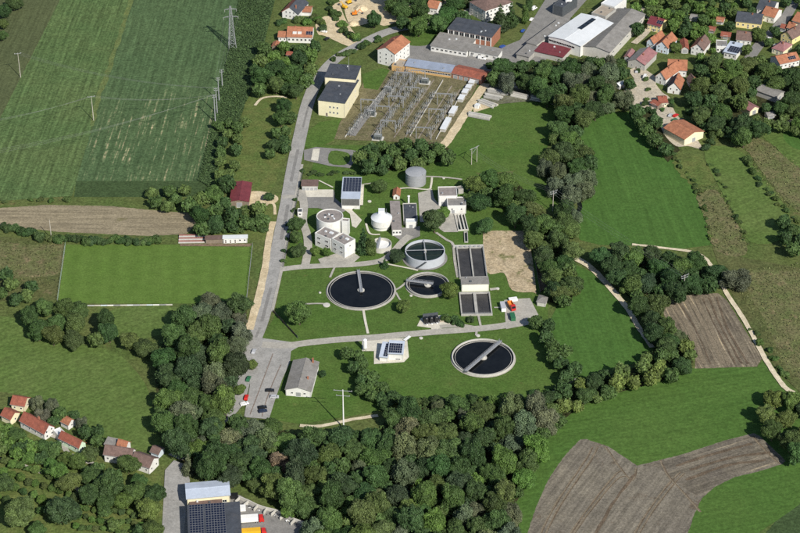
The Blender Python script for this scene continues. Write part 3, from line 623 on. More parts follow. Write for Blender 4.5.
off1 = building('office_block', 'white two-storey office wing nearest the round building, left of its twin', (314.8, 233.3), (330.6, 239.8), (338.5, 232.3), 8, 'flat', wall=WHITE, roof=T_GRAV, cat='office',
                win={'f': (2, 2, 2.4, 1.2, 1.6, 7.6), 'l': (2, 2, 1.6, 1.2, 1.6, 7.6)}, doors=(('f', 0.95, 1.1, 2.2),))
off2 = building('office_block', 'white two-storey office wing nearest the camera, right of its twin', (331.8, 238.8), (344.5, 245.5), (353.6, 238.6), 8.6, 'flat', wall=WHITE, roof=T_GRAV, cat='office',
                win={'f': (2, 2, 2.2, 1.2, 1.8, 8.0), 'r': (1, 1, 1.2, 0.9, 5.6, 7.8)})
for ob in (off1, off2):
    sk = MB(); sk.box((ob.L * .55, ob.D * .55, ob.z - 0.06), (ob.L * .75, ob.D * .75, ob.z + 0.5)); part('roof_light', sk, T_WHITE, ob.roof)
building('stair_tower', 'slim white stair tower standing against the round building', (341.3, 221.3), (348.5, 222), (348.8, 218.8), 9, 'flat', wall=WHITE, roof=T_GRAV, cat='tower')
building('workshop', 'flat brown roofed workshop between white domed silo and dark shed', (392.2, 229.6), (401.5, 229.4), (400.6, 201.3), 4.2, 'flat', wall=WHITE, roof=T_GRAV, rim=False, cat='workshop', over=0.3, win={'f': (3, 1, 1.2, 1.3)})
building('shed', 'low shed with flat dark roof and pale rim behind the white hut', (403.6, 221), (417.6, 220.8), (417.2, 203.5), 2.6, 'flat', wall=CONC_L, roof=T_DARK, cat='shed')
building('hut', 'white flat hut in front of the dark roofed shed', (405.8, 222.6), (416.2, 222.6), (416.2, 219.0), 4.0, 'flat', wall=WHITE, roof=T_WHITE, cat='hut', doors=(('f', 0.5, 2.2, 2.6, 'gate'),))
building('hut', 'tiny white hut with orange tile roof near the white domed silo', (393.2, 195.4), (399.5, 195.6), (399.2, 189.4), 2.8, 'gable', 1.2, 'y', roof=T_ORANGE, cat='hut', doors=(('f', 0.5, 1.1, 2.1),))
building('pump_house', 'white pump house with flat brown roof, upper of the stepped pair', (438.8, 196.6), (457.3, 196.3), (456.6, 186.8), 6.5, 'flat', wall=WHITE, roof=T_GRAV, cat='pump house', doors=(('f', 0.25, 2.5, 3.0, 'gate'),))
building('pump_house', 'white pump house with grey roof at the head of the channels', (447.5, 206.2), (466.2, 206.0), (465.0, 197.2), 5.2, 'flat', wall=WHITE, roof=T_GREY, cat='pump house', win={'f': (2, 1, 1.0, 1.0, 2.2, 4.6)}, doors=(('f', 0.3, 2.0, 2.6, 'gate'),))
building('canopy_shed', 'small open framed lean-to right of the brown roofed pump house', (458.2, 190), (463.6, 189), (463.4, 185.6), 3, 'flat', wall=CONC, roof=T_GREY, cat='shed')
building('bridge_house', 'long white building spanning the two aeration basins', (461.7, 284.6), (488.9, 284.0), (488.0, 277.2), 4.6, 'flat', wall=mat('warm_white_render', (0.76, 0.74, 0.62), 0.85, 0.04), roof=T_GREY, rim=False, over=0.25, cat='building')
sol = building('solar_hut', 'white hut with solar panel roof on pale paving below the plant road', (388, 353.4), (402.8, 354.2), (400.6, 343.4), 4.2, 'shed', 1.3, wall=WHITE, roof=T_SILV, nofurn=True, cat='hut', over=0.25, win={'f': (1, 1, 2.6, 0.7, 0.6, 1.6, 0.35, 1.0)})
sol.axis = 'shed'; panels(sol, 6, 4, 1.05, 1.7, 0.2, 0.3)
sla = building('lean_to', 'low solar roofed annex on the left of the white hut', (379.3, 356.8), (387.4, 357.6), (386.6, 345), 2.8, 'shed', 1.6, wall=WHITE, roof=T_SILV, nofurn=True, cat='shed', over=0.2)
sla.axis = 'shed'; panels(sla, 2, 6, 1.05, 1.5, 1.9, 0.4)
building('valve_hut', 'small grey roofed hut at the corner of the lorry yard', (537, 301.5), (545.5, 302.8), (546.6, 296), 2.8, 'hip', 0.9, wall=CONC_L, roof=T_GREY, cat='hut')
gh = building('storage_house', 'grey gable roofed storehouse beside the parking yard', (285.6, 389.3), (310.8, 391.2), (320, 362.6), 3.9, 'gable', 1.9, 'y', wall=WHITE, roof=T_GREY, cat='storehouse', chim=((0.78, 0.35, 0.4), (0.8, 0.93, 1.6)), win={'f': (2, 1, 1.2, 1.0), 'r': (4, 1, 1.4, 1.1)}, doors=(('f', 0.5, 2.6, 2.6, 'gate'),))
bn = building('barn', 'grey boarded barn with crimson sheet roof beside the main road', (230, 201.2), (248.4, 201.4), (250.9, 183), 4.2, 'gable', 1.0, 'y', wall=WOODW, roof=T_CRIM, cat='barn', doors=(('f', 0.5, 3.2, 3.2, 'gate'),))
building('clubhouse', 'long low white clubhouse with pale roof and red doors beside the pitch', (223.2, 238.6), (247, 238), (247.5, 235.3), 3.2, 'flat', wall=WHITE, roof=T_WHITE, rim=False, cat='clubhouse', win={'f': (5, 1, 1.0, 1.1)}, doors=[('f', u, 0.9, 2.1) for u in (0.1, 0.3, 0.5)])
building('open_shed', 'dark brown roofed shelter adjoining the clubhouse', (205.5, 239.4), (222.8, 239), (222.8, 235.9), 2.8, 'flat', wall=WOODW, roof=T_BROWN, rim=False, cat='shelter')
# ---- along the main road and the substation
tb = building('switch_house', 'tall cream substation building with dark roof, lower front block', (318, 100.2), (344.6, 103.6), (357.8, 80.2), 10.5, 'flat', wall=CREAM, roof=T_DARK, rim=False, over=0.3, cat='building',
              win={'f': (3, 2, 1.1, 1.3, 1.6, 9.0, 0.38, 0.8), 'r': (2, 2, 1.1, 1.3, 1.6, 9.0)}, doors=(('f', 0.32, 1.4, 2.4),))
tb2 = building('switch_house', 'higher cream and dark roofed block with mast behind its front block', (324.8, 77.2), (355.6, 79.6), (361.2, 66.4), 13.0, 'flat', wall=CREAM, roof=T_DARK, rim=False, over=0.3, cat='building', win={'r': (3, 2, 1.2, 1.4, 2.5, 12)})
ms = MB(); ms.tube((tb2.L * .68, tb2.D * .6, 13.2), (tb2.L * .68, tb2.D * .6, 23), 0.16, 0.08); part('mast', ms, STEEL, tb2.root)
building('apartment_block', 'white three-storey block with orange tile roof at the road bend', (377.5, 49.5), (394.8, 54), (407.2, 41.4), 10, 'gable', 3.2, 'y', roof=T_ORANGE, roof2=T_RED, cat='house', win={'f': (3, 3, 1.0, 1.3, 0.8, 9.8), 'r': (4, 3, 1.0, 1.3, 0.8, 9.8)}, chim=((0.45, 0.6, 0.8),))
building('workshop', 'long ochre workshop with blue-grey sheet roof beside the substation', (405.3, 65.6), (450.8, 72.4), (452.4, 66.6), 4.4, 'shed', 0.8, wall=OCHRE, roof=T_BLUEG, cat='workshop', win={'f': (9, 1, 2.4, 1.3, 1.2, 4.2, 0.35, 1.0)})
building('annex', 'short ochre flat annex at the left end of the blue-grey roof', (391.5, 66), (403.5, 67.8), (406.5, 60.5), 3.6, 'flat', wall=OCHRE, roof=T_TAN, cat='annex')
building('garage_row', 'red roofed brick garage row with five white doors beside the substation', (451.8, 73), (481.6, 79.6), (483.6, 70.6), 3.8, 'gable', 1.5, 'x', wall=BRICK, roof=T_RED, cat='garage', doors=[('f', (i + 0.7) / 5.6, 2.8, 2.6, 'gate') for i in range(5)])
dh = building('brick_hall', 'brick hall with dark slate roof and white pilasters', (448, 28.8), (491.6, 37.2), (500.6, 27), 8.5, 'shed', 0.8, wall=BRICK, roof=T_DARK, cat='hall', win={'f': (8, 1, 3.4, 2.4, 5.0, 8.0)})
for i in range(9):
    pm = MB(); pm.box((-0.35, -0.25, 0), (0.35, 0.0, 8.2)); part('pilaster', pm, WHITE, dh.root, loc=(0.4 + (dh.L - 0.8) * i / 8, 0, 0))
building('office_annex', 'low white annex with worn grey roof, left of two before the brick hall', (430.7, 45.4), (466.6, 51.6), (476, 39.6), 4.4, 'shed', 0.6, wall=WHITE, roof=T_GREY, cat='annex', win={'f': (8, 1, 1.8, 1.3)})
building('office_annex', 'low white annex with grey roof and van, right of two before the brick hall', (468.8, 50.4), (498, 55.6), (503, 50.2), 4.2, 'shed', 0.5, wall=WHITE, roof=T_GREY, cat='annex', win={'f': (4, 1, 2.0, 1.4)}, doors=(('f', 0.1, 2, 2.4, 'gate'), ('f', 0.9, 2, 2.4, 'gate')))
building('apartment_block', 'white balconied apartment block with brown roof at the top edge', (485.4, 10.8), (512.6, 2), (503, -9), 9, 'hip', 3, 'x', roof=T_BROWN, cat='house', win={'f': (7, 3, 1.4, 1.3, 0.6, 9), 'l': (3, 3, 1.2, 1.3, 0.6, 9)})
building('long_shed', 'long grey flat roofed shed left of the white warehouse', (527, 42.5), (536.2, 45.2), (557.2, 16.6), 4.4, 'flat', wall=CONC_L, roof=T_GREY, rim=False, cat='shed', win={'r': (6, 1, 2.4, 1.2)})
building('long_shed', 'lower grey extension at the near end of the long shed', (516.5, 54.2), (528.8, 57.2), (536.2, 46.4), 3.6, 'flat', wall=CONC, roof=T_GREY, rim=False, cat='shed')
wh = building('warehouse', 'large white warehouse with white roof and dark roof lights', (548.7, 36.3), (580.6, 46.2), (599, 19.2), 8, 'gable', 1.2, 'y', wall=WHITE, roof=T_WHITE, cat='warehouse', win={'f': [(5, 1, 5.0, 1.4, 4.6, 6.6, 0.02, 0.8)]})
for i in range(4):
    rl = MB(); rl.box((0, 0, 0), (3.2, 5.0, 0.5)); part('roof_light', rl, GLASS, wh.roof, loc=(wh.L * 0.5 - 1.6, wh.D * (0.45 + 0.11 * i), 9.2))
building('warehouse', 'grey warehouse with weathered two-tone roof beside the white one', (582.2, 46.2), (609.8, 52.4), (641.6, 13.8), 6.5, 'gable', 1.8, 'y', wall=CONC_L, roof=T_GREY, roof2=mat('dark_worn_sheets', (0.15, 0.145, 0.135), 0.9), cat='warehouse', win={'r': (5, 1, 3, 1.2, 3, 5.5)})
building('warehouse', 'tan roofed industrial block behind the white warehouse', (591.5, 13), (605.5, 17), (612.5, 8.2), 8.5, 'flat', wall=CONC, roof=T_TAN, cat='warehouse')
building('warehouse', 'white roofed industrial block cut by the top edge', (601, 3.6), (614.5, 7.4), (622, -3), 8.5, 'flat', wall=WHITE, roof=T_WHITE, cat='warehouse')
building('warehouse', 'dark industrial shed beside the white silos', (553, 5), (563, 8), (570, -4), 7, 'flat', wall=DSTEEL, roof=T_DARK, cat='warehouse')
building('workshop', 'low workshop with crimson flat roof before the white warehouse', (534.8, 51.2), (562.6, 57.4), (573.6, 49.4), 3.8, 'flat', wall=GREYW, roof=T_CRIM, rim=False, cat='workshop')
for i, (x, y) in enumerate(((566.5, 11), (569.3, 10))):
    p = P(x, y); s_ = thing('silo', 'slender white silo, ' + ('left' if i == 0 else 'right') + ' of the pair by the dark industrial shed', 'silo', (p.x, p.y, 0))
    m_ = MB(); m_.lathe([(1.5, 0), (1.5, 11), (0.05, 12.2)], 20); part('shell', m_, P_WHITE, s_); m_ = MB(); m_.bar((1.55, 0, 0), (1.55, 0, 11.5), 0.3); part('ladder', m_, STEEL, s_)
# ---- upper left houses
u1 = building('house', 'white gabled house with half red half solar roof by the cornfield', (282, 11.7), (298, 14.2), (305.2, 2.4), 4.6, 'gable', 4.2, 'y', roof=T_DARK, roof2=T_RED, win={'f': (3, 2, 1.1, 1.3, 0.8, 6.6, 0.15, 0.85)}, chim=((0.75, 0.2, 0.2),))
building('annex', 'low orange roofed annex right of the half solar house', (301.6, 11.8), (310.6, 12.2), (310.8, 6.4), 3, 'gable', 1.4, 'x', roof=T_ORANGE, cat='annex')
u2 = building('house', 'long white house with orange roof and dormers by the cornfield', (287, 36.7), (311.6, 37.4), (310.8, 27.2), 4.4, 'gable', 3.6, 'x', roof=T_ORANGE, win={'f': (6, 1, 1.4, 1.5)}, chim=((0.3, 0.5, 0.6),))
u2.axis = 'x'; panels(u2, 3, 2, 1.4, 1.4, u2.L * 0.76, 1.6)
for fx in (0.3, 0.5):
    dm = MB(); dm.box((u2.L * fx - 1.3, u2.D * .12, 4.8), (u2.L * fx + 1.3, u2.D * .4, 6.5)); part('dormer', dm, WHITE, u2.roof)
building('annex', 'orange roofed annex at the left end of the long dormered house', (278.2, 36.9), (286.6, 37.2), (286.6, 31.4), 3.6, 'gable', 1.8, 'x', roof=T_ORANGE, cat='annex', win={'f': (2, 1, 1, 1.2)})
building('garden_shed', 'tiny red roofed shed among bushes below the long dormered house', (272, 46.2), (278, 46.6), (278.6, 42.4), 2.6, 'gable', 1, 'y', wall=WOODW, roof=T_ORANGE, cat='shed')
building('garden_shed', 'small red shed nearest the tall trees below the long dormered house', (286.5, 54.6), (292.6, 55.2), (293, 51.8), 2.4, 'gable', 0.9, 'x', wall=WOODW, roof=T_RED, cat='shed')
building('house', 'orange roof showing between tall trees near the sand lot', (427, 7.2), (437, 8.8), (439.6, 2), 5, 'gable', 3, 'x', roof=T_ORANGE, win={'f': (3, 1, 1.1, 1.2)})
# ---- the village, upper right
V = [
 ('yellow house with dark red roof and one solar patch', (647.6, 23.4), (660.6, 26.6), (666, 20), 5.0, 'gable', 3.0, 'x', YELLOW, T_CRIM, None, {'f': (4, 2, 1.1, 1.2, .6, 5)}),
 ('pale blue gabled house with narrow orange roof', (646.8, 41.4), (653.8, 43.6), (660, 34.6), 4.2, 'gable', 3.0, 'y', PALEB, T_ORANGE, None, {'f': (2, 1, 1, 1.2)}),
 ('white house with steep orange roof between blue gable and garden tree', (656.2, 45.4), (668, 48.2), (676.8, 38.8), 4.6, 'gable', 3.8, 'y', PALEB, T_ORANGE, None, {'f': (2, 2, 1, 1.2, .6, 6), 'r': (3, 1, 1.2, 1.2)}),
 ('chalet style house with brown balconies and orange roof', (691, 47.6), (703.6, 50.2), (706, 40.2), 4.8, 'gable', 3.6, 'y', WHITE, T_BROWN, T_ORANGE, {'f': (3, 2, 1.2, 1.2, .5, 6.6), 'r': (2, 1, 1.2, 1.2)}),
 ('red-brown roofed outbuilding left of the chalet', (681.4, 48.8), (688.6, 49), (689.6, 40.6), 3.4, 'gable', 1.6, 'y', GREYW, T_RED, None, {}),
 ('farmhouse main range with broad orange roof above the farmyard', (668, 69.6), (686.6, 70.6), (687.6, 60.4), 4.6, 'gable', 3.6, 'x', WHITE, T_ORANGE, None, {'f': (4, 1, 1.2, 1.3)}),
 ('white gabled farmhouse wing with ochre door facing the farmyard', (655.6, 76), (665.8, 79.4), (672.6, 65.6), 4.6, 'gable', 4.0, 'y', WHITE, T_ORANGE, None, {'f': (3, 1, 1, 1.2, 3.2, 5.2)}),
 ('small white gable with dark and orange slopes by the farmyard', (667.6, 87.6), (680.2, 89.4), (680.4, 79.4), 3.8, 'gable', 4.2, 'y', WHITE, T_ORANGE, T_DARK, {'f': (2, 1, 1, 1.2, 2.2, 4.6)}),
 ('little white gabled house half hidden under trees', (691.6, 85.4), (699.2, 84.8), (697.6, 77), 3.4, 'gable', 2.6, 'y', WHITE, T_BROWN, None, {'f': (1, 1, 1, 1.2)}),
 ('old barn with half grey half faded red roof', (628, 60.8), (644.8, 65), (653.8, 52.4), 4.6, 'gable', 2.6, 'y', GREYW, T_PINK, T_GREY, {'f': (2, 1, 1, 1)}),
 ('yellow house with broad dark slate roof', (736, 20.8), (761, 23.8), (761.6, 14.4), 4.8, 'gable', 3.4, 'x', YELLOW, T_DARK, None, {'f': (5, 1, 1.2, 1.3)}),
 ('house with dark roof rising behind the bright orange gable', (757, 8.2), (772.6, 11.2), (777.4, 2), 6, 'gable', 3.4, 'x', WHITE, T_DARK, None, {'f': (4, 2, 1.1, 1.2, .6, 6)}),
 ('bright orange roofed wing beside the broad slate roof', (762, 14.6), (774.2, 17.6), (776, 8.4), 4.6, 'gable', 3.2, 'x', WHITE, T_ORANGE, None, {'f': (3, 1, 1.2, 1.3)}),
 ('bungalow with weathered grey-brown roof', (736.5, 39.4), (751.2, 40.6), (751.8, 31.8), 3.8, 'gable', 2.6, 'x', WHITE, T_BROWN, None, {'f': (3, 1, 1.3, 1.2)}),
 ('white flat roofed modern cube, left of two', (716.4, 46.4), (727.2, 47), (727.6, 40.8), 5.0, 'flat', 0, 'x', WHITE, T_GREY, None, {'f': (3, 1, 1.4, 1.4)}),
 ('yellow gabled house with brown roof beside the village street', (781, 34.8), (792.4, 39), (799.4, 27.6), 4.6, 'gable', 3.8, 'y', YELLOW, T_BROWN, None, {'f': (2, 2, 1, 1.2, .6, 6.4), 'r': (2, 1, 1.2, 1.2)}),
 ('hipped house with faded brown-grey roof below the village street', (772, 48), (783.2, 51.4), (787, 42.6), 3.8, 'hip', 2.8, 'x', CREAM, T_PINK, None, {'f': (3, 1, 1.1, 1.2)}),
 ('long white house with red roof and roof windows at the right edge', (780, 64), (799.8, 59.8), (798.4, 51), 4.2, 'gable', 2.8, 'x', WHITE, T_ORANGE, None, {'f': (5, 1, 1.3, 1.3)}),
 ('orange roofed house cut by the right edge', (792.5, 20.4), (803, 23.4), (806, 13.8), 4.8, 'gable', 3.2, 'x', WHITE, T_ORANGE, None, {'f': (3, 1, 1.1, 1.2)}),
 ('small brick-red shed in gardens', (721, 35.8), (730.2, 36.8), (730.8, 32.6), 2.6, 'gable', 1.2, 'x', WOODW, T_RED, None, {}),
 ('long grey sheeted barn standing among trees', (776.2, 97.4), (784.2, 92), (772.6, 79.4), 4, 'gable', 1.6, 'y', GREYW, T_GREY, None, {}),
 ('brown tiled barn standing among trees', (750, 111), (759, 107.6), (748.2, 97.6), 3.8, 'gable', 2.0, 'y', CREAM, T_PINK, None, {}),
 ('big farm barn with orange-brown roof at the foot of the farmyard', (684.4, 139.4), (703.8, 131.4), (688.2, 118.2), 4.6, 'gable', 2.4, 'y', CREAM, T_ORANGE, None, {}),
 ('small tiled cottage ringed by the farmyard drive', (659.4, 102.8), (667.4, 102.4), (666.2, 95.8), 3.2, 'gable', 1.8, 'x', CREAM, T_RED, None, {'f': (2, 1, 1, 1)}),
 ('low lean-to left of the ringed cottage', (650.6, 103), (657.8, 106), (659, 101.2), 2.6, 'gable', 1.0, 'x', WOODW, T_RED, None, {}),
 ('small red roofed barn left of the old barn', (624.4, 56.6), (630, 57.6), (634.6, 51), 3.2, 'gable', 1.2, 'y', WOODW, T_PINK, None, {}),
]
V += [('tiny tiled garden shed behind the chalet', (708, 30), (714, 31), (715, 27), 2.4, 'gable', 1.0, 'x', WOODW, T_RED, None, {}), ('pale garden shed right of the yellow slate-roofed house', (690, 18), (697, 19), (698, 15), 2.4, 'gable', 1.0, 'x', GREYW, T_GREY, None, {}),
      ('small orange roofed garden shed above the bungalow', (716, 21), (723, 22), (724, 17.6), 2.5, 'gable', 1.1, 'x', WHITE, T_ORANGE, None, {}), ('narrow orange roofed house beyond the village street', (787, 27.5), (793, 29), (796, 24), 4, 'gable', 2.2, 'x', CREAM, T_ORANGE, None, {'f': (2, 1, 1, 1.2)}),
      ('red roofed shed beside the village street', (780.5, 27.5), (785.6, 28.6), (787, 25), 2.8, 'gable', 1.2, 'x', WHITE, T_RED, None, {}), ('low grey shed on the slope beside the brown tiled barn', (768, 116), (775, 115), (775, 111), 2.6, 'gable', .9, 'x', GREYW, T_GREY, None, {}), ('white shed right of the old barn', (619.6, 86), (625, 83.6), (624, 80), 2.8, 'gable', .9, 'x', WHITE, T_WHITE, None, {})]
for lab, a, b_, c, z, kd, rh, ax, wl_, rf_, rf2, wn_ in V:
    bb = building('barn' if 'barn' in lab or 'shed' in lab or 'outb' in lab or 'lean' in lab else 'house', lab, a, b_, c, z, kd, rh, ax, wl_, rf_, wn_, roof2=rf2,
             chim=() if kd == 'flat' or not wn_ else ((0.6, 0.42, 0.6),), cat='barn' if 'barn' in lab else ('shed' if 'shed' in lab or 'lean' in lab else 'house'),
             doors=(('f', 0.5, 1.1, 2.1),) if wn_ else (('f', 0.5, 3, 3, 'gate'),))
    if 'one solar patch' in lab: panels(bb, 3, 2, 1.4, 1.3, bb.L * .6, 1.4)
    if 'roof windows' in lab: panels(bb, 4, 2, 1.3, 1.2, bb.L * .5, 1.2)
ws = building('house', 'white modern house with tilted solar roof, right of two', (724, 51.8), (736.2, 54.4), (739, 45.4), 4.4, 'shed', 1.4, wall=WHITE, roof=T_SILV, win={'f': (3, 1, 1.4, 1.4)})
ws.axis = 'shed'; panels(ws, 5, 5, 1.5, 1.4, ws.L * 0.2, 0.8)
# ---- lower left houses
building('house', 'small house with dark red roof and cream gable at the left edge', (1, 415), (10.2, 419.4), (18.4, 412), 3.6, 'gable', 2.2, 'x', wall=CREAM, roof=T_RED, win={'r': (1, 1, 1, 1.2)})
building('house', 'red-brown roofed house with cream gable, topmost of the row by the meadow', (11, 403.8), (24, 406), (28.6, 397.4), 3.8, 'gable', 2.4, 'x', wall=CREAM, roof=T_RED, win={'r': (1, 1, 1, 1.2), 'f': (2, 1, 1, 1)})
b3 = building('house', 'long red roofed house with white gable end by the meadow', (20, 420.6), (44, 433.6), (53.8, 426.6), 4.2, 'gable', 3.2, 'x', roof=T_RED, win={'r': (2, 2, 1, 1.2, .6, 5.6), 'f': (4, 1, 1, 1.2)}, chim=((0.55, 0.62, 0.7),))
building('house', 'brown-red roofed house with pale green gable, lowest of the row', (59, 438), (78.6, 447.6), (86.2, 443), 3.8, 'gable', 2.6, 'x', wall=mat('pale_green_render', (0.52, 0.66, 0.5), .85), roof=T_RED, win={'r': (1, 1, 1, 1.2), 'f': (3, 1, 1, 1.2)})
building('cottage', 'small cottage with orange tiled roof against the meadow', (60.4, 420.8), (68, 424.8), (76, 420.4), 3.2, 'gable', 1.9, 'x', roof=T_ORANGE, cat='house', win={'r': (1, 1, .9, 1)})
building('flat_shed', 'small flat pale shed between two red roofed houses', (53, 430.4), (58.2, 435.6), (64, 431.4), 2.8, 'flat', wall=WHITE, roof=T_WHITE, cat='shed')
building('farmhouse', 'long grey-brown roofed farmhouse beside the wood', (104, 454), (131, 458), (135.6, 449.8), 4.6, 'gable', 3.0, 'x', roof=T_BROWN, cat='house', win={'f': (4, 1, 1.1, 1.2), 'l': (2, 1, 1, 1.2)}, chim=((0.5, 0.6, 0.6),))
building('farmhouse', 'second grey-brown farmhouse with white gable next to the road end', (131, 461.4), (149, 467.6), (156.6, 457.4), 4.2, 'gable', 2.8, 'x', roof=T_BROWN, cat='house', win={'f': (3, 1, 1, 1.2), 'r': (2, 1, 1, 1.2), 'l': (1, 1, 1, 1.2)})
building('dormer_house', 'little house with orange and solar patch roof behind the farmhouse', (117, 445.6), (125.6, 447.8), (128.6, 441.6), 4.2, 'gable', 2.0, 'x', roof=T_ORANGE, cat='house', win={'f': (1, 1, 1, 1)})
building('garden_house', 'pale blue hut with brown roof at the road end', (150.6, 451.4), (158.2, 454), (164.4, 448.2), 3, 'gable', 1.4, 'x', wall=PALEB, roof=T_BROWN, cat='hut')
building('outbuilding', 'grey sheet roofed outbuilding at the back of the farmhouse', (105, 443.6), (114, 445.4), (118.4, 440.6), 3.4, 'shed', 0.6, wall=GREYW, roof=T_GREY, cat='shed')
# ---- depot at the lower edge
building('depot_building', 'cream depot building with silver sheet roof', (187, 498.4), (229.6, 494.6), (227.6, 480.2), 7, 'gable', 0.9, 'x', wall=CREAM, roof=T_SILV, cat='warehouse', win={'f': (4, 1, 2, 1.4, 2, 6)})
building('depot_link', 'low brown link roof between the two depot buildings', (190, 506), (222, 503.2), (221, 495.6), 4.6, 'flat', wall=CREAM, roof=T_BROWN, rim=False, over=0.2, cat='building')
dp = building('depot_building', 'dark roofed depot with rows of solar panels', (189.5, 556), (242.5, 552), (233.4, 503.6), 7, 'shed', 0.6, wall=CREAM, roof=T_DARK, nofurn=True, cat='warehouse', over=0.3)
dp.axis = 'shed'; panels(dp, 12, 22, 1.15, 1.45, 0.6, dp.D - 34.6, gap=0.13, jump=(5, 0.9))

# ================================================================== TANKS AND BASINS
TANKS = []
def railing(root, pts, h=1.0, z=0.0):
    mb = MB()
    for a, b_ in zip(pts, pts[1:]):
        a, b_ = Vector(a), Vector(b_); n = max(1, int((b_ - a).length / 2))
        for hh in (h, h * 0.5): mb.bar(a + Vector((0, 0, hh)), b_ + Vector((0, 0, hh)), 0.06)
        for i in range(n + 1): q = a.lerp(b_, i / n); mb.bar(q, q + Vector((0, 0, h)), 0.06)
    return part('railing', mb, STEEL, root)
def clarifier(label, px, py, rpx, rim, drop, bridge, half, apron=1.0, white=False, name='clarifier'):
    c = P(px, py, rim); R = rpx / S(px, py, rim); TANKS.append((c.x, c.y, R + 1))
    t = thing(name, label, 'settling tank', (c.x, c.y, 0))
    w = MB(); w.lathe([(R, -0.5), (R, rim), (R - 0.55, rim), (R - 0.55, rim - drop - 1.0)], 96); part('wall', w, CONC_L if white else CONC, t)
    if apron: a = MB(); a.lathe([(R + apron, 0.26), (R + 0.01, 0.30)], 96); part('apron', a, G_PAVE, t)
    wt = MB(); n = 96; Rw = R - 0.5; wt.add([(Rw * math.cos(2 * math.pi * i / n), Rw * math.sin(2 * math.pi * i / n), rim - drop) for i in range(n)], [tuple(range(n))]); part('water', wt, WATER, t)
    w2 = MB(); w2.lathe([(R - 1.5, rim - drop - 0.5), (R - 1.5, rim - drop + 0.3), (R - 1.72, rim - drop + 0.3), (R - 1.72, rim - drop - 0.5)], 96); part('weir', w2, CONC, t)
    cp = MB(); cp.lathe([(1.9, rim - drop - 0.5), (1.9, rim - drop + 0.45), (1.0, rim - drop + 0.45), (1.0, rim + 0.35), (0.02, rim + 0.35)], 32); part('centre_pier', cp, CONC_L, t)
    br = thing_empty = None
    q = P(*bridge, rim) - c; th = math.atan2(q.y, q.x); dx, dy = math.cos(th), math.sin(th); nx, ny = -dy, dx
    e0 = Vector((dx, dy, 0)) * (R + 0.1); e1 = Vector((dx, dy, 0)) * (-(R + 0.1) if not half else -3.0); zz = Vector((0, 0, rim + 0.62))
    bm = MB(); bm.bar(e0 + zz, e1 + zz, 1.5, 0.16)
    for s_ in (-1, 1): bm.bar(e0 + zz + Vector((nx, ny, -0.01)) * s_ * 0.72 - Vector((0, 0, 0.15)), e1 + zz + Vector((nx, ny, 0)) * s_ * 0.72 - Vector((0, 0, 0.15)), 0.12, 0.4)
    bo = part('bridge', bm, STEEL, t)
    for s_ in (-1, 1): railing(bo, [tuple(e0 + zz + Vector((nx, ny, 0)) * s_ * 0.7), tuple(e1 + zz + Vector((nx, ny, 0)) * s_ * 0.7)])
    dv = MB()
    for e in ([e0] if half else [e0, e1]):
        k = e * ((R - 0.3) / (R + 0.1)); dv.box((k.x - 0.8, k.y - 0.8, rim + 0.03), (k.x + 0.8, k.y + 0.8, rim + 0.55))
    part('drive_carriage', dv, DSTEEL, t)
    sc = MB(); sc.bar(e0 * 0.96 + Vector((0, 0, rim - drop + 0.05)), Vector((0, 0, rim - drop + 0.05)), 0.3, 0.3); part('scraper', sc, DSTEEL, t)
    return t
clarifier('largest round settling tank with half bridge, nearest the plant lawn', 361, 289.6, 34.2, 0.95, 0.55, (357.6, 266), True, 0.5)
clarifier('smallest round settling tank with half bridge, below the raised tank', 427.8, 283.6, 21.6, 1.5, 1.1, (407, 281), True, 0.5)
clarifier('round settling tank with full-width bridge, closest to the wood', 483.3, 356.6, 31.4, 1.3, 0.85, (502, 340.6), False, 0.6, True)

def round_tank(name, label, cat, px, py, rpx, h, wall, loc_z=None):
    c = P(px, py, h); R = rpx / S(px, py, h); TANKS.append((c.x, c.y, R + 1))
    return thing(name, label, cat, (c.x, c.y, 0)), R
t, R = round_tank('raised_tank', 'raised open round tank with cross walkways and dark green water', 'tank', 425, 250.2, 20.0, 5.4, None)
w = MB(); w.lathe([(R, 0), (R, 5.4), (R - 0.5, 5.4), (R - 0.5, 3)], 80); part('wall', w, TANKB, t)
n = 80; w = MB(); w.add([((R - .45) * math.cos(2 * math.pi * i / n), (R - .45) * math.sin(2 * math.pi * i / n), 3.9) for i in range(n)], [tuple(range(n))]); part('water', w, WATERG, t)
for a_ in (0.05, 0.05 + math.pi / 2):
    d = Vector((math.cos(a_), math.sin(a_), 0)); w = MB(); w.bar(d * R + Vector((0, 0, 5.55 + a_ * 0.02)), -d * R + Vector((0, 0, 5.55 + a_ * 0.02)), 0.5, 0.18); wk = part('walkway', w, STEEL, t)
w = MB(); w.lathe([(.7, 3.5), (.7, 5.8), (0.02, 5.85)], 24); part('hub', w, CONC_L, t)
w = MB()
for k in range(14): a_ = -2.0 + k * 0.035; w.box((math.cos(a_) * (R + .6) - .5, math.sin(a_) * (R + .6) - .45, 0.3 + k * .36), (math.cos(a_) * (R + .6) + .5, math.sin(a_) * (R + .6) + .45, 0.42 + k * .36))
part('stair', w, DSTEEL, t)
w = MB(); w.lathe([(R + 1.4, 0.27), (R + .01, 0.31)], 80); part('apron', w, G_ASPHD, t)

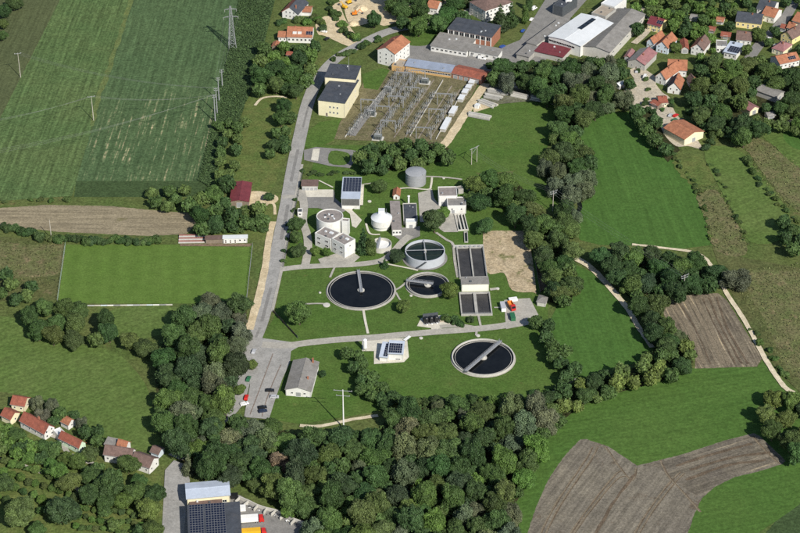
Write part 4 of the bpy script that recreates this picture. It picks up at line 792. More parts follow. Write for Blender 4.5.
t, R = round_tank('round_building', 'white round operations building with gravel roof behind the offices', 'building', 329.8, 216.2, 13.4, 9, None); HR = 9
w = MB(); w.lathe([(R, 0), (R, 9.3), (R - .4, 9.3), (R - .4, 8.7)], 72); part('wall', w, WHITE, t)
w = MB(); w.lathe([(R - .38, 8.8), (0.02, 8.95)], 72); rr = part('roof', w, T_GRAV, t)
for k in range(7):
    a_ = k * 0.9; w = MB(); w.box((-.6, -.4, 0), (.6, .4, .6)); part('roof_vent', w, DSTEEL if k % 2 else T_WHITE, rr, loc=(math.cos(a_) * R * (.2 + .05 * k), math.sin(a_) * R * (.15 + .05 * k), 8.8), rz=a_)
t, R = round_tank('domed_silo', 'white domed digester silo beside the brown roofed workshop', 'silo', 381.6, 217.3, 10.4, 6.2, None)
w = MB(); w.lathe([(R * .86, 0), (R * .86, 2.0), (R, 2.2), (R, 6.0), (R + .15, 6.2)], 56); part('shell', w, WHITE, t)
w = MB(); w.lathe([(R + .15, 6.2), (R * .7, 7.3), (R * .35, 8.3), (0.02, 8.8)], 56); ro = part('roof', w, T_WHITE, t)
w = MB(); w.box((-1.8, 0.2, 7.6), (1.8, 3.4, 10.2)); part('roof_hut', w, T_WHITE, ro); w = MB(); w.tube((2.6, 1.5, 7), (2.6, 1.5, 11), .25); part('vent_pipe', w, DSTEEL, ro)
t, R = round_tank('open_tank', 'small open white round tank with cross beam beside tall trees', 'tank', 381.2, 243.2, 10.4, 3.2, None)
w = MB(); w.lathe([(R, 0), (R, 3.2), (R - .4, 3.2), (R - .4, .9)], 56); part('wall', w, CONC_L, t)
w = MB(); w.lathe([(R - .38, 1.6), (0.02, 1.4)], 56); part('floor', w, P_WHITE, t)
w = MB(); w.bar((-R * .35, -R * .94, 3.35), (-R * .1, R * .99, 3.35), 1.2, .25); bw = part('walkway', w, STEEL, t); railing(bw, [(-R * .35, -R * .94, 3.4), (-R * .1, R * .99, 3.4)])
t, R = round_tank('gas_holder', 'grey sheet-clad round gas holder at the edge of the trees', 'tank', 415.8, 171.8, 10.2, 7.4, None)
w = MB(); w.lathe([(R, 0), (R, 7.4), (R + .12, 7.5)], 64); part('shell', w, TANKG, t)
w = MB(); w.lathe([(R + .12, 7.5), (R * .8, 7.9), (R * .4, 8.4), (0.02, 8.6)], 64); part('roof', w, TANKG, t)
for k in range(3): w = MB(); z_ = 1.8 + k * 2; w.lathe([(R + .01, z_), (R + .07, z_), (R + .07, z_ + .12), (R + .01, z_ + .12)], 64); part('hoop', w, STEEL, t)
w = MB(); w.bar((R * .7, -R * .74, 0), (R * .7, -R * .74, 8.2), .5, .2); part('ladder', w, STEEL, t)

def basin(name, label, quad, rim, drop, splits, wall=CONC, wat=WATERA, th=0.7):
    q = [P(x, y, rim) for x, y in quad]                     # front-left, front-right, back-right, back-left
    o = q[0]; ex = (q[1] - q[0]); L = ex.length; ex.normalize(); ey = Vector((-ex.y, ex.x, 0)); D = (q[2] - q[1]).dot(ey)
    sh = (q[3] - q[0]).dot(ex)
    t = thing(name, label, 'basin', (o.x, o.y, 0), math.atan2(ex.y, ex.x)); FOOT.append((*(o + ex * L / 2 + ey * D / 2).xy, ex.x, ex.y, L / 2, D / 2))
    w = MB(); w.box((0, 0, -.3), (L, th, rim)); w.box((0, D - th, -.3), (L, D, rim)); w.box((0, th, -.3), (th, D - th, rim)); w.box((L - th, th, -.3), (L, D - th, rim)); part('wall', w, wall, t)
    for s_, ww in splits: w = MB(); w.box((L * s_ - ww / 2, th, -.3), (L * s_ + ww / 2, D - th, rim - .01)); part('divider', w, wall, t)
    w = MB(); w.box((th - .05, th - .05, -.2), (L - th + .05, D - th + .05, rim - drop)); part('water', w, wat, t)
    return t, L, D
t, L, D = basin('aeration_basin', 'upper aeration basin with two long lanes and end walkway', [(459.6, 277.4), (487.8, 276.8), (482, 246), (454, 246)], 1.2, 1.0, [(0.5, .8)])
for i in range(5): w = MB(); w.box((0, 0, 0), (1.1, .7, .5)); part('valve_box', w, STEEL, t, loc=(2 + i * (L - 5) / 4, D - .9, 1.2))
railing(t, [(L - .2, .3, 1.2), (L - .2, D - .2, 1.2)]); railing(t, [(.2, .3, 1.2), (.2, D - .2, 1.2)])
w = MB(); w.box((-1.5, D + .02, 0), (L, D + 2.2, .9)); part('inlet_platform', w, CONC_L, t)
t, L, D = basin('aeration_basin', 'lower aeration basin with two lanes in front of the white bridge building', [(461.2, 314.4), (492.6, 313.8), (489.4, 291.4), (462, 291.6)], 1.2, 1.0, [(0.5, 1.6)])
railing(t, [(.2, .3, 1.2), (L - .2, .3, 1.2)])
t, L, D = basin('grit_channel', 'narrow twin grit channels with pale walls below the grey pump house', [(458, 230), (468.6, 229.4), (466, 213.2), (456.6, 213.6)], .9, .8, [(0.36, .8), (0.68, .8)], CONC_L, WATERG, .5)
t, L, D = basin('outlet_channel', 'short concrete channel linking grit channels and aeration basin', [(464.4, 241.6), (468.2, 241.6), (467.4, 231.4), (463.8, 231.4)], .8, .6, [], CONC, WATERG, .4)

# pumps near the road, white silo, containers, lorries
def at(px, py, px2=None, py2=None):
    p = P(px, py); a_ = 0.0 if px2 is None else ang((px, py), (px2, py2)); return (p.x, p.y, 0.0), a_
l_, a_ = at(424.5, 325.5, 440, 323.5); t = thing('screening_unit', 'dark three-bay screening unit on pale pad beside the plant road', 'machine', l_, a_)
for k in range(3):
    w = MB(); w.lathe([(1.15, .3), (1.25, .6), (1.25, 3.6), (.9, 4.0), (.02, 4.1)], 20, (1.3 + k * 2.7, 1.6)); part('vessel', w, P_BLACK, t)
    w = MB(); w.tube((1.3 + k * 2.7, .4, .5), (1.3 + k * 2.7, -.5, .5), .35, n=10); part('outlet', w, P_WHITE, t)
w = MB(); w.box((-.2, .2, 0.22), (8.2, 4.2, .4)); part('skid', w, STEEL, t); w = MB(); w.box((8.6, .8, 0.22), (12.4, 3.4, 1.1)); part('sand_box', w, T_TAN, t)
w = MB(); w.box((-.1, 3.4, .4), (8.1, 4.1, 4.6)); part('control_cabinet', w, DSTEEL, t)
l_, a_ = at(365, 350.5); t = thing('lime_silo', 'slim white upright silo at the hedge end by the plant road', 'silo', l_)
w = MB(); w.lathe([(.4, .6), (1.1, 1.9), (1.1, 6.8), (.2, 7.4), (.02, 7.4)], 24); part('vessel', w, P_WHITE, t)
for k in range(4): w = MB(); a2 = k * math.pi / 2 + .7; w.bar((math.cos(a2), math.sin(a2), 0), (math.cos(a2), math.sin(a2), 2.4), .16); part('leg', w, STEEL, t)
l_, a_ = at(408.6, 205.8); t = thing('vent_stack', 'short white vent stack behind the dark flat shed', 'chimney', l_); w = MB(); w.tube((0, 0, 0), (0, 0, 6.4), .55, n=14); part('pipe', w, P_WHITE, t); w = MB(); w.lathe([(.8, 6.4), (.8, 6.6), (.02, 7.0)], 14); part('cowl', w, P_WHITE, t)
l_, a_ = at(405.5, 342, 412.5, 337); t = thing('trailer', 'flat white trailer parked across the corner of the hut paving', 'trailer', l_, a_); w = MB(); w.box((0, 0, .7), (4.6, 1.5, 1.0)); part('bed', w, P_WHITE, t)
trl = t

def wheel(root, x, y, r=0.33, wd=0.22):
    k = ('wheel', r)
    if k not in CACHE:
        w = MB(); w.tube((0, -wd / 2, 0), (0, wd / 2, 0), r, n=14); w.k = 1; w.tube((0, -wd / 2 - .01, 0), (0, wd / 2 + .01, 0), r * .55, n=10); CACHE[k] = w.mesh('wheel', [RUBBER, STEEL])
    return part('wheel', CACHE[k], None, root, loc=(x, y, r))
for x in (1.6, 2.6):
    for y in (.05, 1.45): wheel(trl, x, y, .38)
def car(label, px, py, px2, py2, pm, van=False, group='parked cars'):
    l_, a_ = at(px, py, px2, py2); l_ = (l_[0], l_[1], 0.2)
    t = thing('van' if van else 'car', label, 'van' if van else 'car', l_, a_, group if not van else 'vans'); Lc, Wc, H = (5.4, 1.95, 2.3) if van else (4.4, 1.78, 1.45)
    pr = [(-Lc / 2, .35), (Lc / 2, .35), (Lc / 2, .8), (Lc * .42, .98), (Lc * .26, 1.05 if not van else 1.25), (Lc * .12 if not van else Lc * .2, H), (-Lc * .36 if not van else -Lc * .48, H), (-Lc * .47, 1.05), (-Lc / 2, .95)]
    w = MB(); nn = len(pr)
    def sec(y, inset): return [(x, y * (1 - (inset if z > 1.06 else 0)), z) for x, z in pr]
    w.add(sec(-Wc / 2, .14) + sec(Wc / 2, .14), [tuple(range(nn)), tuple(range(2 * nn - 1, nn - 1, -1))] + [(i, nn + i, nn + (i + 1) % nn, (i + 1) % nn) for i in range(nn)]); part('body', w, pm, t)
    g1 = MB(); x0, x1 = (Lc * .255, Lc * .125) if not van else (Lc * .255, Lc * .205); z0, z1 = (1.08, H - .06) if not van else (1.3, H - .15)
    g1.add([(x0 + .02, -Wc * .42, z0), (x0 + .02, Wc * .42, z0), (x1 + .04, Wc * .38, z1), (x1 + .04, -Wc * .38, z1)], [(0, 1, 2, 3)]); part('windscreen', g1, GLASS, t)
    for s_ in (-1, 1):
        g2 = MB(); y = s_ * (Wc / 2 * .94); y2 = s_ * (Wc / 2 * .885)
        xs = (-Lc * .38, Lc * .2, Lc * .09, -Lc * .32) if not van else (Lc * .02, Lc * .2, Lc * .17, Lc * .02)
        g2.add([(xs[0], y + s_ * .02, z0 + .02), (xs[1], y + s_ * .02, z0 + .02), (xs[2], y2 + s_ * .02, z1), (xs[3], y2 + s_ * .02, z1)], [(0, 1, 2, 3) if s_ < 0 else (3, 2, 1, 0)]); part('side_window', g2, GLASS, t)
        for x in (-Lc * .3, Lc * .3): wheel(t, x, s_ * (Wc / 2 - .08))
    for s_ in (-1, 1): h_ = MB(); h_.box((Lc / 2 - .02, s_ * .55 - .2, .62), (Lc / 2 + .03, s_ * .55 + .2, .78)); part('headlight', h_, P_WHITE, t)
    return t
car('black car nearest the storehouse wall in the parking yard', 270, 391.6, 276, 391.6, P_BLACK)
car('black car just above the wood edge, left of two', 262.5, 408.6, 268.5, 407.6, P_BLACK)
car('dark blue car just above the wood edge, lower of two', 262.8, 412.2, 268.8, 411.2, P_DKB)
car('white car under the trees at the left kerb of the parking yard', 244.5, 405, 248, 404, P_WHITE)
car('silver car at the plant junction left kerb', 254, 352.6, 256, 348, P_SILV)
car('silver car nearest the right kerb of the parking yard', 274.5, 398, 280, 398, P_SILV)
car('dark green car below the yellowish kerb tree', 248.6, 380, 250.4, 375.6, P_GRN)
car('red car at the lower left kerb of the parking yard', 246.4, 398.6, 247.6, 394.6, P_RED)
car('white car at the sandy yard by the dormered house', 324, 32.6, 328, 33.4, P_WHITE)
car('black car on the grass below the sandy yard', 327, 39.8, 330, 38, P_BLACK)
car('white car on the upper village street', 768.5, 40, 771, 37.2, P_WHITE)
car('red car in the farmyard', 675.5, 116.6, 678.6, 114.6, P_RED)
car('dark green car below the red car', 674.5, 121, 677.6, 119.4, P_GRN)
car('black car beside the big farm barn roof', 681.5, 121.4, 684.6, 120, P_BLACK)
car('silver car nearest the ringed cottage', 670.2, 116.4, 672, 114, P_SILV)
car('blue car before the tall tree on the industrial road', 523, 31.8, 525, 29.4, P_BLUE)
car('white car beside the industrial road trees', 531.5, 20.4, 533.6, 17.6, P_WHITE)
car('blue car on the paved court near the brick hall', 502.5, 47.6, 505, 46.4, P_BLUE)
car('white van before the right annex', 482, 59.6, 487, 60.4, P_WHITE, True)
car('white lorry-like van parked near the apartment block at the top', 534, 9.6, 537.5, 7.6, P_WHITE, True)
car('white van near the old barn', 645, 78, 646.6, 75, P_WHITE, True)
car('silver car on the paving near the old barn', 637, 72.4, 638, 70.2, P_SILV)
car('white car outside the yellow gabled house', 776, 46.4, 779, 45.4, P_WHITE)

def lorry(label, px, py, px2, py2, boxm, cabm, Lb=9.5, hb=2.6, z0=1.15, stripe=None, open_=False):
    l_, a_ = at(px, py, px2, py2); l_ = (l_[0], l_[1], 0.2); t = thing('lorry', label, 'lorry', l_, a_)
    w = MB()
    if open_:
        w.box((0, -1.25, z0), (Lb, 1.25, z0 + .15)); w.box((0, -1.25, z0 + .15), (Lb, -1.13, z0 + hb)); w.box((0, 1.13, z0 + .15), (Lb, 1.25, z0 + hb)); w.box((0, -1.13, z0 + .15), (.12, 1.13, z0 + hb)); w.box((Lb - .12, -1.13, z0 + .15), (Lb, 1.13, z0 + hb))
    else: w.box((0, -1.27, z0), (Lb, 1.27, z0 + hb))
    tr = part('cargo_box', w, boxm, t)
    if stripe: w = MB(); w.box((.3, -1.295, z0 + .2), (Lb - .3, -1.272, z0 + hb - .9)); part('side_panel', w, stripe, tr)
    w = MB(); c0 = Lb + .45; w.add([(c0, -1.2, .6), (c0 + 2.2, -1.2, .6), (c0 + 2.2, 1.2, .6), (c0, 1.2, .6), (c0, -1.2, 3.3), (c0 + 1.7, -1.15, 3.3), (c0 + 1.7, 1.15, 3.3), (c0, 1.2, 3.3), (c0 + 2.25, -1.2, 1.9), (c0 + 2.25, 1.2, 1.9)],
          [(0, 3, 2, 1), (4, 5, 6, 7), (0, 1, 8, 5, 4), (3, 7, 6, 9, 2), (1, 2, 9, 8), (8, 9, 6, 5), (0, 4, 7, 3)]); cb = part('cab', w, cabm, t)
    w = MB(); w.add([(c0 + 2.23, -1.05, 2.0), (c0 + 2.23, 1.05, 2.0), (c0 + 1.78, 1.0, 3.15), (c0 + 1.78, -1.0, 3.15)], [(0, 1, 2, 3)]); part('windscreen', w, GLASS, cb)
    w = MB(); w.box((.1, -.5, .75), (c0 + 1, .5, z0 - .02)); part('chassis', w, DSTEEL, t)
    for x in (.9, 2.1, Lb - .8, c0 + 1.1):
        for s_ in (-1, 1): wheel(t, x, s_ * 1.05, .48, .3)
    return t
lorry('white box lorry with red cab parked at the solar depot', 236, 523.6, 262, 521.6, P_WHITE, P_RED, 10.2)
lorry('yellow sided lorry with red cab, nearest the lower edge', 237, 537.2, 266, 534.8, P_YEL, P_RED, 10.8, stripe=P_YEL)
lorry('orange tipper lorry with red cab parked in the plant yard', 509.2, 304.6, 513.4, 311.5, P_ORG, P_RED, 4.6, 1.3, open_=True)
def skip(label, px, py, px2, py2, m, L=5.5, h=2.2, name='container', roofm=None):
    l_, a_ = at(px, py, px2, py2); t = thing(name, label, 'container', l_, a_); w = MB(); w.box((0, 0, .2), (L, 2.4, h)); b_ = part('body', w, m, t)
    for k in range(int(L / 0.9)): w = MB(); w.box((0, -.06, .3), (.12, -.002, h - .1)); part('rib', w, m, b_, loc=(.35 + k * .9, 0, 0))
    w = MB(); w.box((-.05, -.05, h), (L + .05, 2.45, h + .12)); part('lid', w, roofm or m, t); return t
skip('green container behind the orange lorry', 515.6, 321.6, 513.6, 314, P_GRN)
skip('white and blue container left of the orange lorry', 506, 312, 503.4, 301.6, P_WHITE, 6.5, 2.4, roofm=P_SILV)
skip('white flat skip along the top of the plant yard', 509.5, 302.4, 515.6, 301.6, P_WHITE, 4.5, 1.4)
skip('white container behind the white lorry at the depot', 235, 512.6, 244.5, 512, P_WHITE, 5.0, 2.4)
skip('black tank-like container at the depot corner', 230.8, 500, 236.4, 499.6, P_BLACK, 3.4, 2.2)
# bulk bays at the depot
pts_ = [(239, 500), (248, 503.5), (257, 508), (266, 511), (275, 513), (284, 517), (294, 522), (304, 525.5), (314, 529), (326, 533)]
for i in range(len(pts_) - 1):
    l_, a_ = at(*pts_[i], *pts_[i + 1]); Lb = (P(*pts_[i + 1]) - P(*pts_[i])).length
    t = thing('storage_bay', ('concrete storage bay nearest the silver roofed depot', 'second concrete bay from the silver roofed depot', 'third concrete bay, with dark scrap, from the silver roof', 'fourth concrete bay, with pale slabs, from the silver roof', 'middle bay heaped with black scrap',
              'sixth bay along the depot wall with rubble', 'bay with mixed white scrap beside the wood', 'bay with red and white scrap beside the wood', 'last storage bay at the lower picture edge')[i], 'storage bay', l_, a_, 'storage bays along the depot wall')
    w = MB(); w.box((0, 0, 0), (Lb, .4, 2.2)); part('back_wall', w, CONC_L, t); w = MB(); w.box((0, -3.2, 0), (.4, -.003, 2.0)); part('side_wall', w, CONC_L, t)
    for k in range(9):
        w = MB(); s_ = rnd.uniform(.3, .9); w.add([(rnd.uniform(-s_, s_), rnd.uniform(-s_, s_), rnd.uniform(0, s_ * 1.3)) for _ in range(6)], [(0, 1, 2), (2, 3, 4), (4, 5, 0), (1, 3, 5), (0, 2, 4), (1, 5, 3)])
        part('scrap_piece', w, rnd.choice((P_BLACK, DSTEEL, P_WHITE, CONC_L, T_TAN) if i < 6 else (P_WHITE, P_RED, DSTEEL, P_BLUE, CONC_L)), t, loc=(rnd.uniform(.8, Lb - .3), rnd.uniform(-3, -.6), .2))

# ================================================================== POLES AND LINES
def arm_pos(t, x, y, z): return Vector(t.location) + Matrix.Rotation(t.rotation_euler[2], 3, 'Z') @ Vector((x, y, z))
def pole(label, px, py, h, arms=((0.4, 2.2),), rz=0.0, m=WOODP, r=0.2):
    p = P(px, py); t = thing('utility_pole', label, 'pole', (p.x, p.y, 0), rz, 'overhead line poles')
    w = MB(); w.tube((0, 0, 0), (0, 0, h), r * 1.3, r * .7, 8); part('shaft', w, m, t)
    for dz, wd in arms:
        w = MB(); w.bar((-wd, 0, h - dz), (wd, 0, h - dz), .22); part('crossarm', w, STEEL, t)
        for k in (-1, 0, 1): w = MB(); w.lathe([(.12, h - dz + .1), (.16, h - dz + .3), (.1, h - dz + .5), (.02, h - dz + .55)], 8, (k * wd * .92, 0)); part('insulator', w, INSUL, t)
    t['h'] = h; return t
pA = pole('pale pole standing alone at the far left field edge', 20.6, 77.4, 17.5, rz=.3)
pB = pole('pale pole in the middle of the green crop', 93.6, 120.4, 17, rz=.3)
cl = [pole(lab, x, y, h, ((.5, 1.2), (1.8, 1.2)), .2, STEEL, .32) for lab, x, y, h in (
    ('nearest steel mast of the row beside the cornfield', 215.4, 122.6, 19.5), ('second nearest steel mast of the row beside the cornfield', 217.2, 113.5, 18), ('third steel mast of the row beside the cornfield', 219.2, 101.5, 17), ('farthest steel mast of the row beside the cornfield', 222.4, 87, 12.5))]
pF = pole('tall pale pole with two crossarms above the wood edge', 343.6, 428.4, 23.5, ((.6, 4.6), (3.6, 3.4)), -.12, P_WHITE, .3)
pG = pole('pole with double crossarm rising from the stream trees', 552.6, 211.6, 14, ((.5, 2.6), (1.9, 2.2)), .55)
pH = pole('pole with double crossarm at the head of the brown field', 683, 296.4, 14, ((.5, 2.6), (1.9, 2.2)), .55)
pI = pole('thin pole among the hedge above the pitch', 51.6, 239.4, 13, (), 0)
p = P(471.4, 164.6); t = thing('twin_pole_frame', 'twin-legged portal pole in the meadow beside the trees', 'pole', (p.x, p.y, 0), ang((471.4, 164.6), (476.8, 162)))
sx = (P(476.8, 162) - p).length
for x in (0, sx): w = MB(); w.tube((x, 0, 0), (x, 0, 11), .24, .16, 8); part('post', w, WOODP, t)
w = MB(); w.bar((-1.6, 0, 10.6), (sx + 1.6, 0, 10.6), .26); part('crossarm', w, STEEL, t); w = MB(); w.bar((0, 0, 7), (sx, 0, 10.4), .14); part('brace', w, STEEL, t)
# lattice tower
p = P(232.4, 47.6); tw = thing('lattice_tower', 'tall steel lattice pylon at the cornfield edge', 'pylon', (p.x, p.y, 0), .15)
def hw(z): return 2.1 * (1 - z / 31) + .35
for sx_ in (-1, 1):
    for sy_ in (-1, 1): w = MB(); w.bar((sx_ * hw(0), sy_ * hw(0), 0), (sx_ * hw(30), sy_ * hw(30), 30), .3); part('leg', w, STEEL, tw)
lv = [0, 4, 8, 11.5, 15, 18, 21, 24, 27, 30]
for za, zb in zip(lv, lv[1:]):
    w = MB()
    for f in range(4):
        c_, s_ = (math.cos(f * math.pi / 2), math.sin(f * math.pi / 2)); R2 = lambda x, y: (x * c_ - y * s_, x * s_ + y * c_)
        a1 = R2(-hw(za), -hw(za)); a2 = R2(hw(za), -hw(za)); b1 = R2(-hw(zb), -hw(zb)); b2 = R2(hw(zb), -hw(zb))
        w.bar((*a1, za), (*b2, zb), .13); w.bar((*a2, za), (*b1, zb), .13); w.bar((*b1, zb), (*b2, zb), .13)
    part('bracing', w, STEEL, tw)
for z_, wd in ((22, 5.0), (27.5, 4.0)):
    w = MB()
    for y in (-.4, .4): w.bar((-wd, 0, z_ + .3), (0, y, z_ + 1), .14); w.bar((wd, 0, z_ + .3), (0, y, z_ + 1), .14); w.bar((-wd, 0, z_ + .3), (wd, 0, z_), .18)
    part('crossarm', w, STEEL, tw)
    for k in (-1, 1): w = MB(); w.tube((k * wd * .95, 0, z_ + .2), (k * wd * .95, 0, z_ - 1.4), .14, n=6); part('insulator', w, INSUL, tw)
WIRE = mat('aluminium_wire', (0.26, 0.27, 0.25), 0.5, 0.02, 1, 0.2)
def span(label, ends, sag=2.0, r=0.03):
    c0 = ends[0][0]; t = thing('power_line', label, 'power line', tuple(c0), 0, 'overhead power lines')
    for a, b_ in ends:
        w = MB(); n = 14; pr = [a.lerp(b_, i / n) - Vector((0, 0, sag * 4 * (i / n) * (1 - i / n))) - c0 for i in range(n + 1)]
        for i in range(n): w.tube(pr[i], pr[i + 1], r, n=4)
        part('wire', w, WIRE, t)
    return t
def tops(t, wd=2.0): return [arm_pos(t, k * wd, 0, t['h'] - .1) for k in (-1, 0, 1)]
span('overhead wires from the crop pole to the nearest steel mast', list(zip(tops(pB), tops(cl[0], 1.1))), 3)
span('overhead wires from the crop pole towards the left edge', list(zip([P(-60, 128, 14 + k * .3) + Vector((0, k * 2, 0)) for k in (-1, 0, 1)], tops(pB))), 3)
span('overhead wires from the lone left pole to the second steel mast', list(zip(tops(pA), tops(cl[1], 1.1))), 5)
span('overhead wires over the lower crop to the nearest steel mast', list(zip([P(-60, 160, 16) + Vector((0, k * 3, 0)) for k in (-1, 0, 1)], tops(cl[0], 1.0))), 5)
span('overhead wires from the pylon to the third steel mast', list(zip([arm_pos(tw, k, 0, 21) for k in (-4.5, 0, 4.5)], tops(cl[2], 1.1))), 1.5)
span('overhead wires between the stream pole and the brown field pole', list(zip(tops(pG), tops(pH))), 2)
span('overhead wires from the portal pole to the stream pole', list(zip([arm_pos(t, k, 0, 10.8) for k in (-1, 2, 5)], tops(pG))) if False else list(zip([P(474, 151, 11) + Vector((k, 0, 0)) for k in (-2, 0, 2)], tops(pG))), 3)
for t_ in (pA, pB, pF, pG, pH, pI, *cl): del t_['h']

# ================================================================== SUBSTATION
SUBROT = ang((352, 135), (395, 77)) - math.pi / 2
def gantry(label, px, py, wd=9.0, h=8.5):
    p = P(px, py); t = thing('gantry', label, 'gantry', (p.x, p.y, 0), SUBROT * .35, 'steel gantries in the substation')
    for x in (-wd / 2, wd / 2):
        w = MB()
        for sx_, sy_ in ((-1, -1), (1, -1), (1, 1), (-1, 1)): w.bar((x + sx_ * .25, sy_ * .25, 0), (x + sx_ * .2, sy_ * .2, h), .11)
        for k in range(6): z_ = h * k / 6; w.bar((x - .25, -.25, z_), (x + .25, -.25, z_ + h / 6), .08); w.bar((x + .25, .25, z_), (x - .25, .25, z_ + h / 6), .08)
        part('post', w, STEEL, t)
    w = MB()
    for y in (-.22, .22): w.bar((-wd / 2, y, h), (wd / 2, y, h), .13); w.bar((-wd / 2, y, h - .45), (wd / 2, y, h - .45), .13)
    part('beam', w, STEEL, t)
    for k in (-1, 0, 1): w = MB(); w.tube((k * wd * .32, 0, h - .5), (k * wd * .32, 0, h - 2.1), .13, n=6); part('insulator', w, INSUL, t)
for i, (x, y, lab) in enumerate(((368, 111.5, 'nearest the cream building'), (388, 132.5, 'at the lower left corner'), (382.5, 118, 'behind the lower left corner'), (412, 99, 'in the middle of the dense switchgear'), (403, 84, 'nearest the ochre workshop'), (418, 82, 'below the middle of the ochre workshop'),
        (444.5, 105.5, 'nearest the upper white cabins'), (436, 121, 'between the white cabins and partition wall'), (423.5, 139.5, 'at the lower right corner'), (396, 108, 'left of the middle switchgear'))):
    gantry('steel gantry ' + lab + ' of the substation', x, y)
# switchgear stands
w = MB()
for x in (-1.2, 0, 1.2): w.bar((x, 0, 0), (x, 0, 1.9), .2)
w.bar((-1.5, 0, 2.0), (1.5, 0, 2.0), .22); SG_FRAME = w.mesh('support_frame', WSTEEL)
w = MB()
w.lathe([(.13, 2.1), (.22, 2.3), (.14, 2.5), (.22, 2.8), (.14, 3.0), (.2, 3.3), (.1, 3.6), (.02, 3.65)], 8); SG_INS = w.mesh('insulator', INSUL)
w = MB(); w.bar((-1.3, -.5, 3.6), (1.3, .6, 3.75), .1); w.bar((-1.3, -.5, 0.6), (-1.3, .3, 1.6), .5); SG_BAR = w.mesh('contact_bar', TRAFO)
ORD = ['first', 'second', 'third', 'fourth', 'fifth', 'sixth', 'seventh', 'eighth', 'ninth', 'tenth'] + [f'{n}th' for n in range(11, 60)]
rows = [((350, 136), (368, 112), 9, 'in the lowest row beside the service road'), ((366, 120), (383, 98), 8, 'in the row beside the cream building'), ((378, 136), (396, 110), 10, 'in the lower middle row'), ((390, 98), (408, 74), 10, 'in the dense upper left row'),
        ((396, 101), (414, 77), 10, 'in the dense upper second row'), ((402, 105), (421, 80), 10, 'in the dense upper third row'), ((398, 130), (424, 92), 11, 'in the central row'), ((409, 134), (434, 96), 9, 'in the row beside the low partition wall'), ((430, 136), (455, 98), 8, 'in the row nearest the white cabins'), ((385, 95), (400, 73), 7, 'in the uppermost left row')]
for (a, b_, n_, lab) in rows:
    for k in range(n_):
        t_ = k / (n_ - 1) + rnd.uniform(-.03, .03); x = a[0] + (b_[0] - a[0]) * t_ + rnd.uniform(-1, 1); y = a[1] + (b_[1] - a[1]) * t_
        p = P(x, y); t = thing('switchgear_stand', 'grey switchgear stand ' + lab + ', ' + ORD[k] + ' from the lower end', 'switchgear', (p.x, p.y, 0), SUBROT * .4 + rnd.uniform(-.1, .1), 'switchgear ' + lab)
        part('support_frame', SG_FRAME, None, t)
        for xx in (-1.2, 0, 1.2): part('insulator', SG_INS, None, t, loc=(xx, 0, 0))
        part('contact_bar', SG_BAR, None, t)
for (a, b_, n_, lab) in rows:
    l_, a_ = at(*a, *b_); ln = (P(*b_) - P(*a)).length; t = thing('busbar', 'long tubular busbar above the switchgear ' + lab, 'busbar', l_, a_, 'busbars in the substation')
    for y in (-1.3, 0, 1.3): w = MB(); w.tube((0, y, 4.6), (ln, y, 4.6), .06, n=5); part('conductor', w, WSTEEL, t)
    for k in range(4):
        w = MB(); x = ln * (k + .3) / 3.6; w.bar((x, -1.6, 4.4), (x, 1.6, 4.4), .14); w.bar((x, -1.5, 0), (x, -1.5, 4.4), .18); w.bar((x, 1.5, 0), (x, 1.5, 4.4), .18); part('support', w, WSTEEL, t)
for lab, x, y in (('big dark transformer at the upper end of the service road', 388, 91.5), ('grey transformer beside the service road, below the cream building', 371, 115), ('transformer at the lower edge of the substation', 378, 139), ('transformer at the top right of the substation', 425, 83)):
    p = P(x, y); t = thing('transformer', lab, 'transformer', (p.x, p.y, 0), SUBROT * .5); w = MB(); w.box((-2.4, -1.3, .4), (2.4, 1.3, 3.0)); part('tank', w, TRAFO, t)
    for s_ in (-1, 1):
        for k in range(7): w = MB(); w.box((-.08, 0, .7), (.08, .8, 2.7)); part('radiator_fin', w, TRAFO, t, loc=(-2 + k * .66, 1.32 if s_ > 0 else -2.12, 0))
    for k in range(3): w = MB(); w.tube((-1.4 + k * 1.4, 0, 3), (-1.4 + k * 1.4, .3, 4.6), .2, .1, 8); part('bushing', w, INSUL, t)
    w = MB(); w.tube((-2, -.9, 3.7), (1.4, -.9, 3.7), .42, n=12); part('conservator', w, STEEL, t); w = MB(); w.box((-3.4, -2.8, 0), (3.4, 2.8, .38)); part('plinth', w, CONC_L, t)
for lab, x, y, x2, y2, ln in (('white cabin at the top of the cabin row', 470.8, 86, 472.8, 82.6, 4.5), ('second white cabin from the red garages', 467.6, 91, 469.8, 87.6, 4.5), ('third white cabin from the red garages', 464, 96, 466.4, 92, 5.2), ('fourth white cabin from the red garages', 460, 102.6, 462.8, 98, 6.2),
                             ('shorter white cabin, second from the bottom', 451, 116.6, 456, 108.4, 9.5), ('long white cabin at the bottom of the cabin row', 442.6, 132.4, 450, 119, 15)):
    l_, a_ = at(x, y, x2, y2); t = thing('cable_cabin', lab, 'cabin', l_, a_, 'white cabins beside the substation'); w = MB(); w.box((0, -1.6, 0), (ln, 1.6, 2.3)); part('wall', w, GREYW, t); w = MB(); w.box((-.2, -1.8, 2.3), (ln + .2, 1.8, 2.5)); part('roof', w, T_WHITE, t)
    for k in range(max(1, int(ln / 3))): part('door', window_mesh(.9, 1.9, 'door'), None, t, mtx=Matrix.Translation((1.4 + 3 * k, -1.6, .1)))
for lab, a, b_ in (('low partition wall through the substation', (443, 81), (410, 137)), ('low wall along the back of the white cabins', (466, 86), (436, 140)), ('low kerb wall beside the service road', (389, 84), (345, 138))):
    l_, a_ = at(*a, *b_); ln = (P(*b_) - P(*a)).length; t = thing('partition_wall', lab, 'wall', l_, a_, 'low walls in the substation'); n_ = int(ln / 4); st = ln / n_
    w = MB(); w.box((0, -.12, 0), (st - .06, .12, 1.1)); me = w.mesh('panel', CONC_L)
    for k in range(n_): part('panel', me, None, t, loc=(k * st, 0, 0))
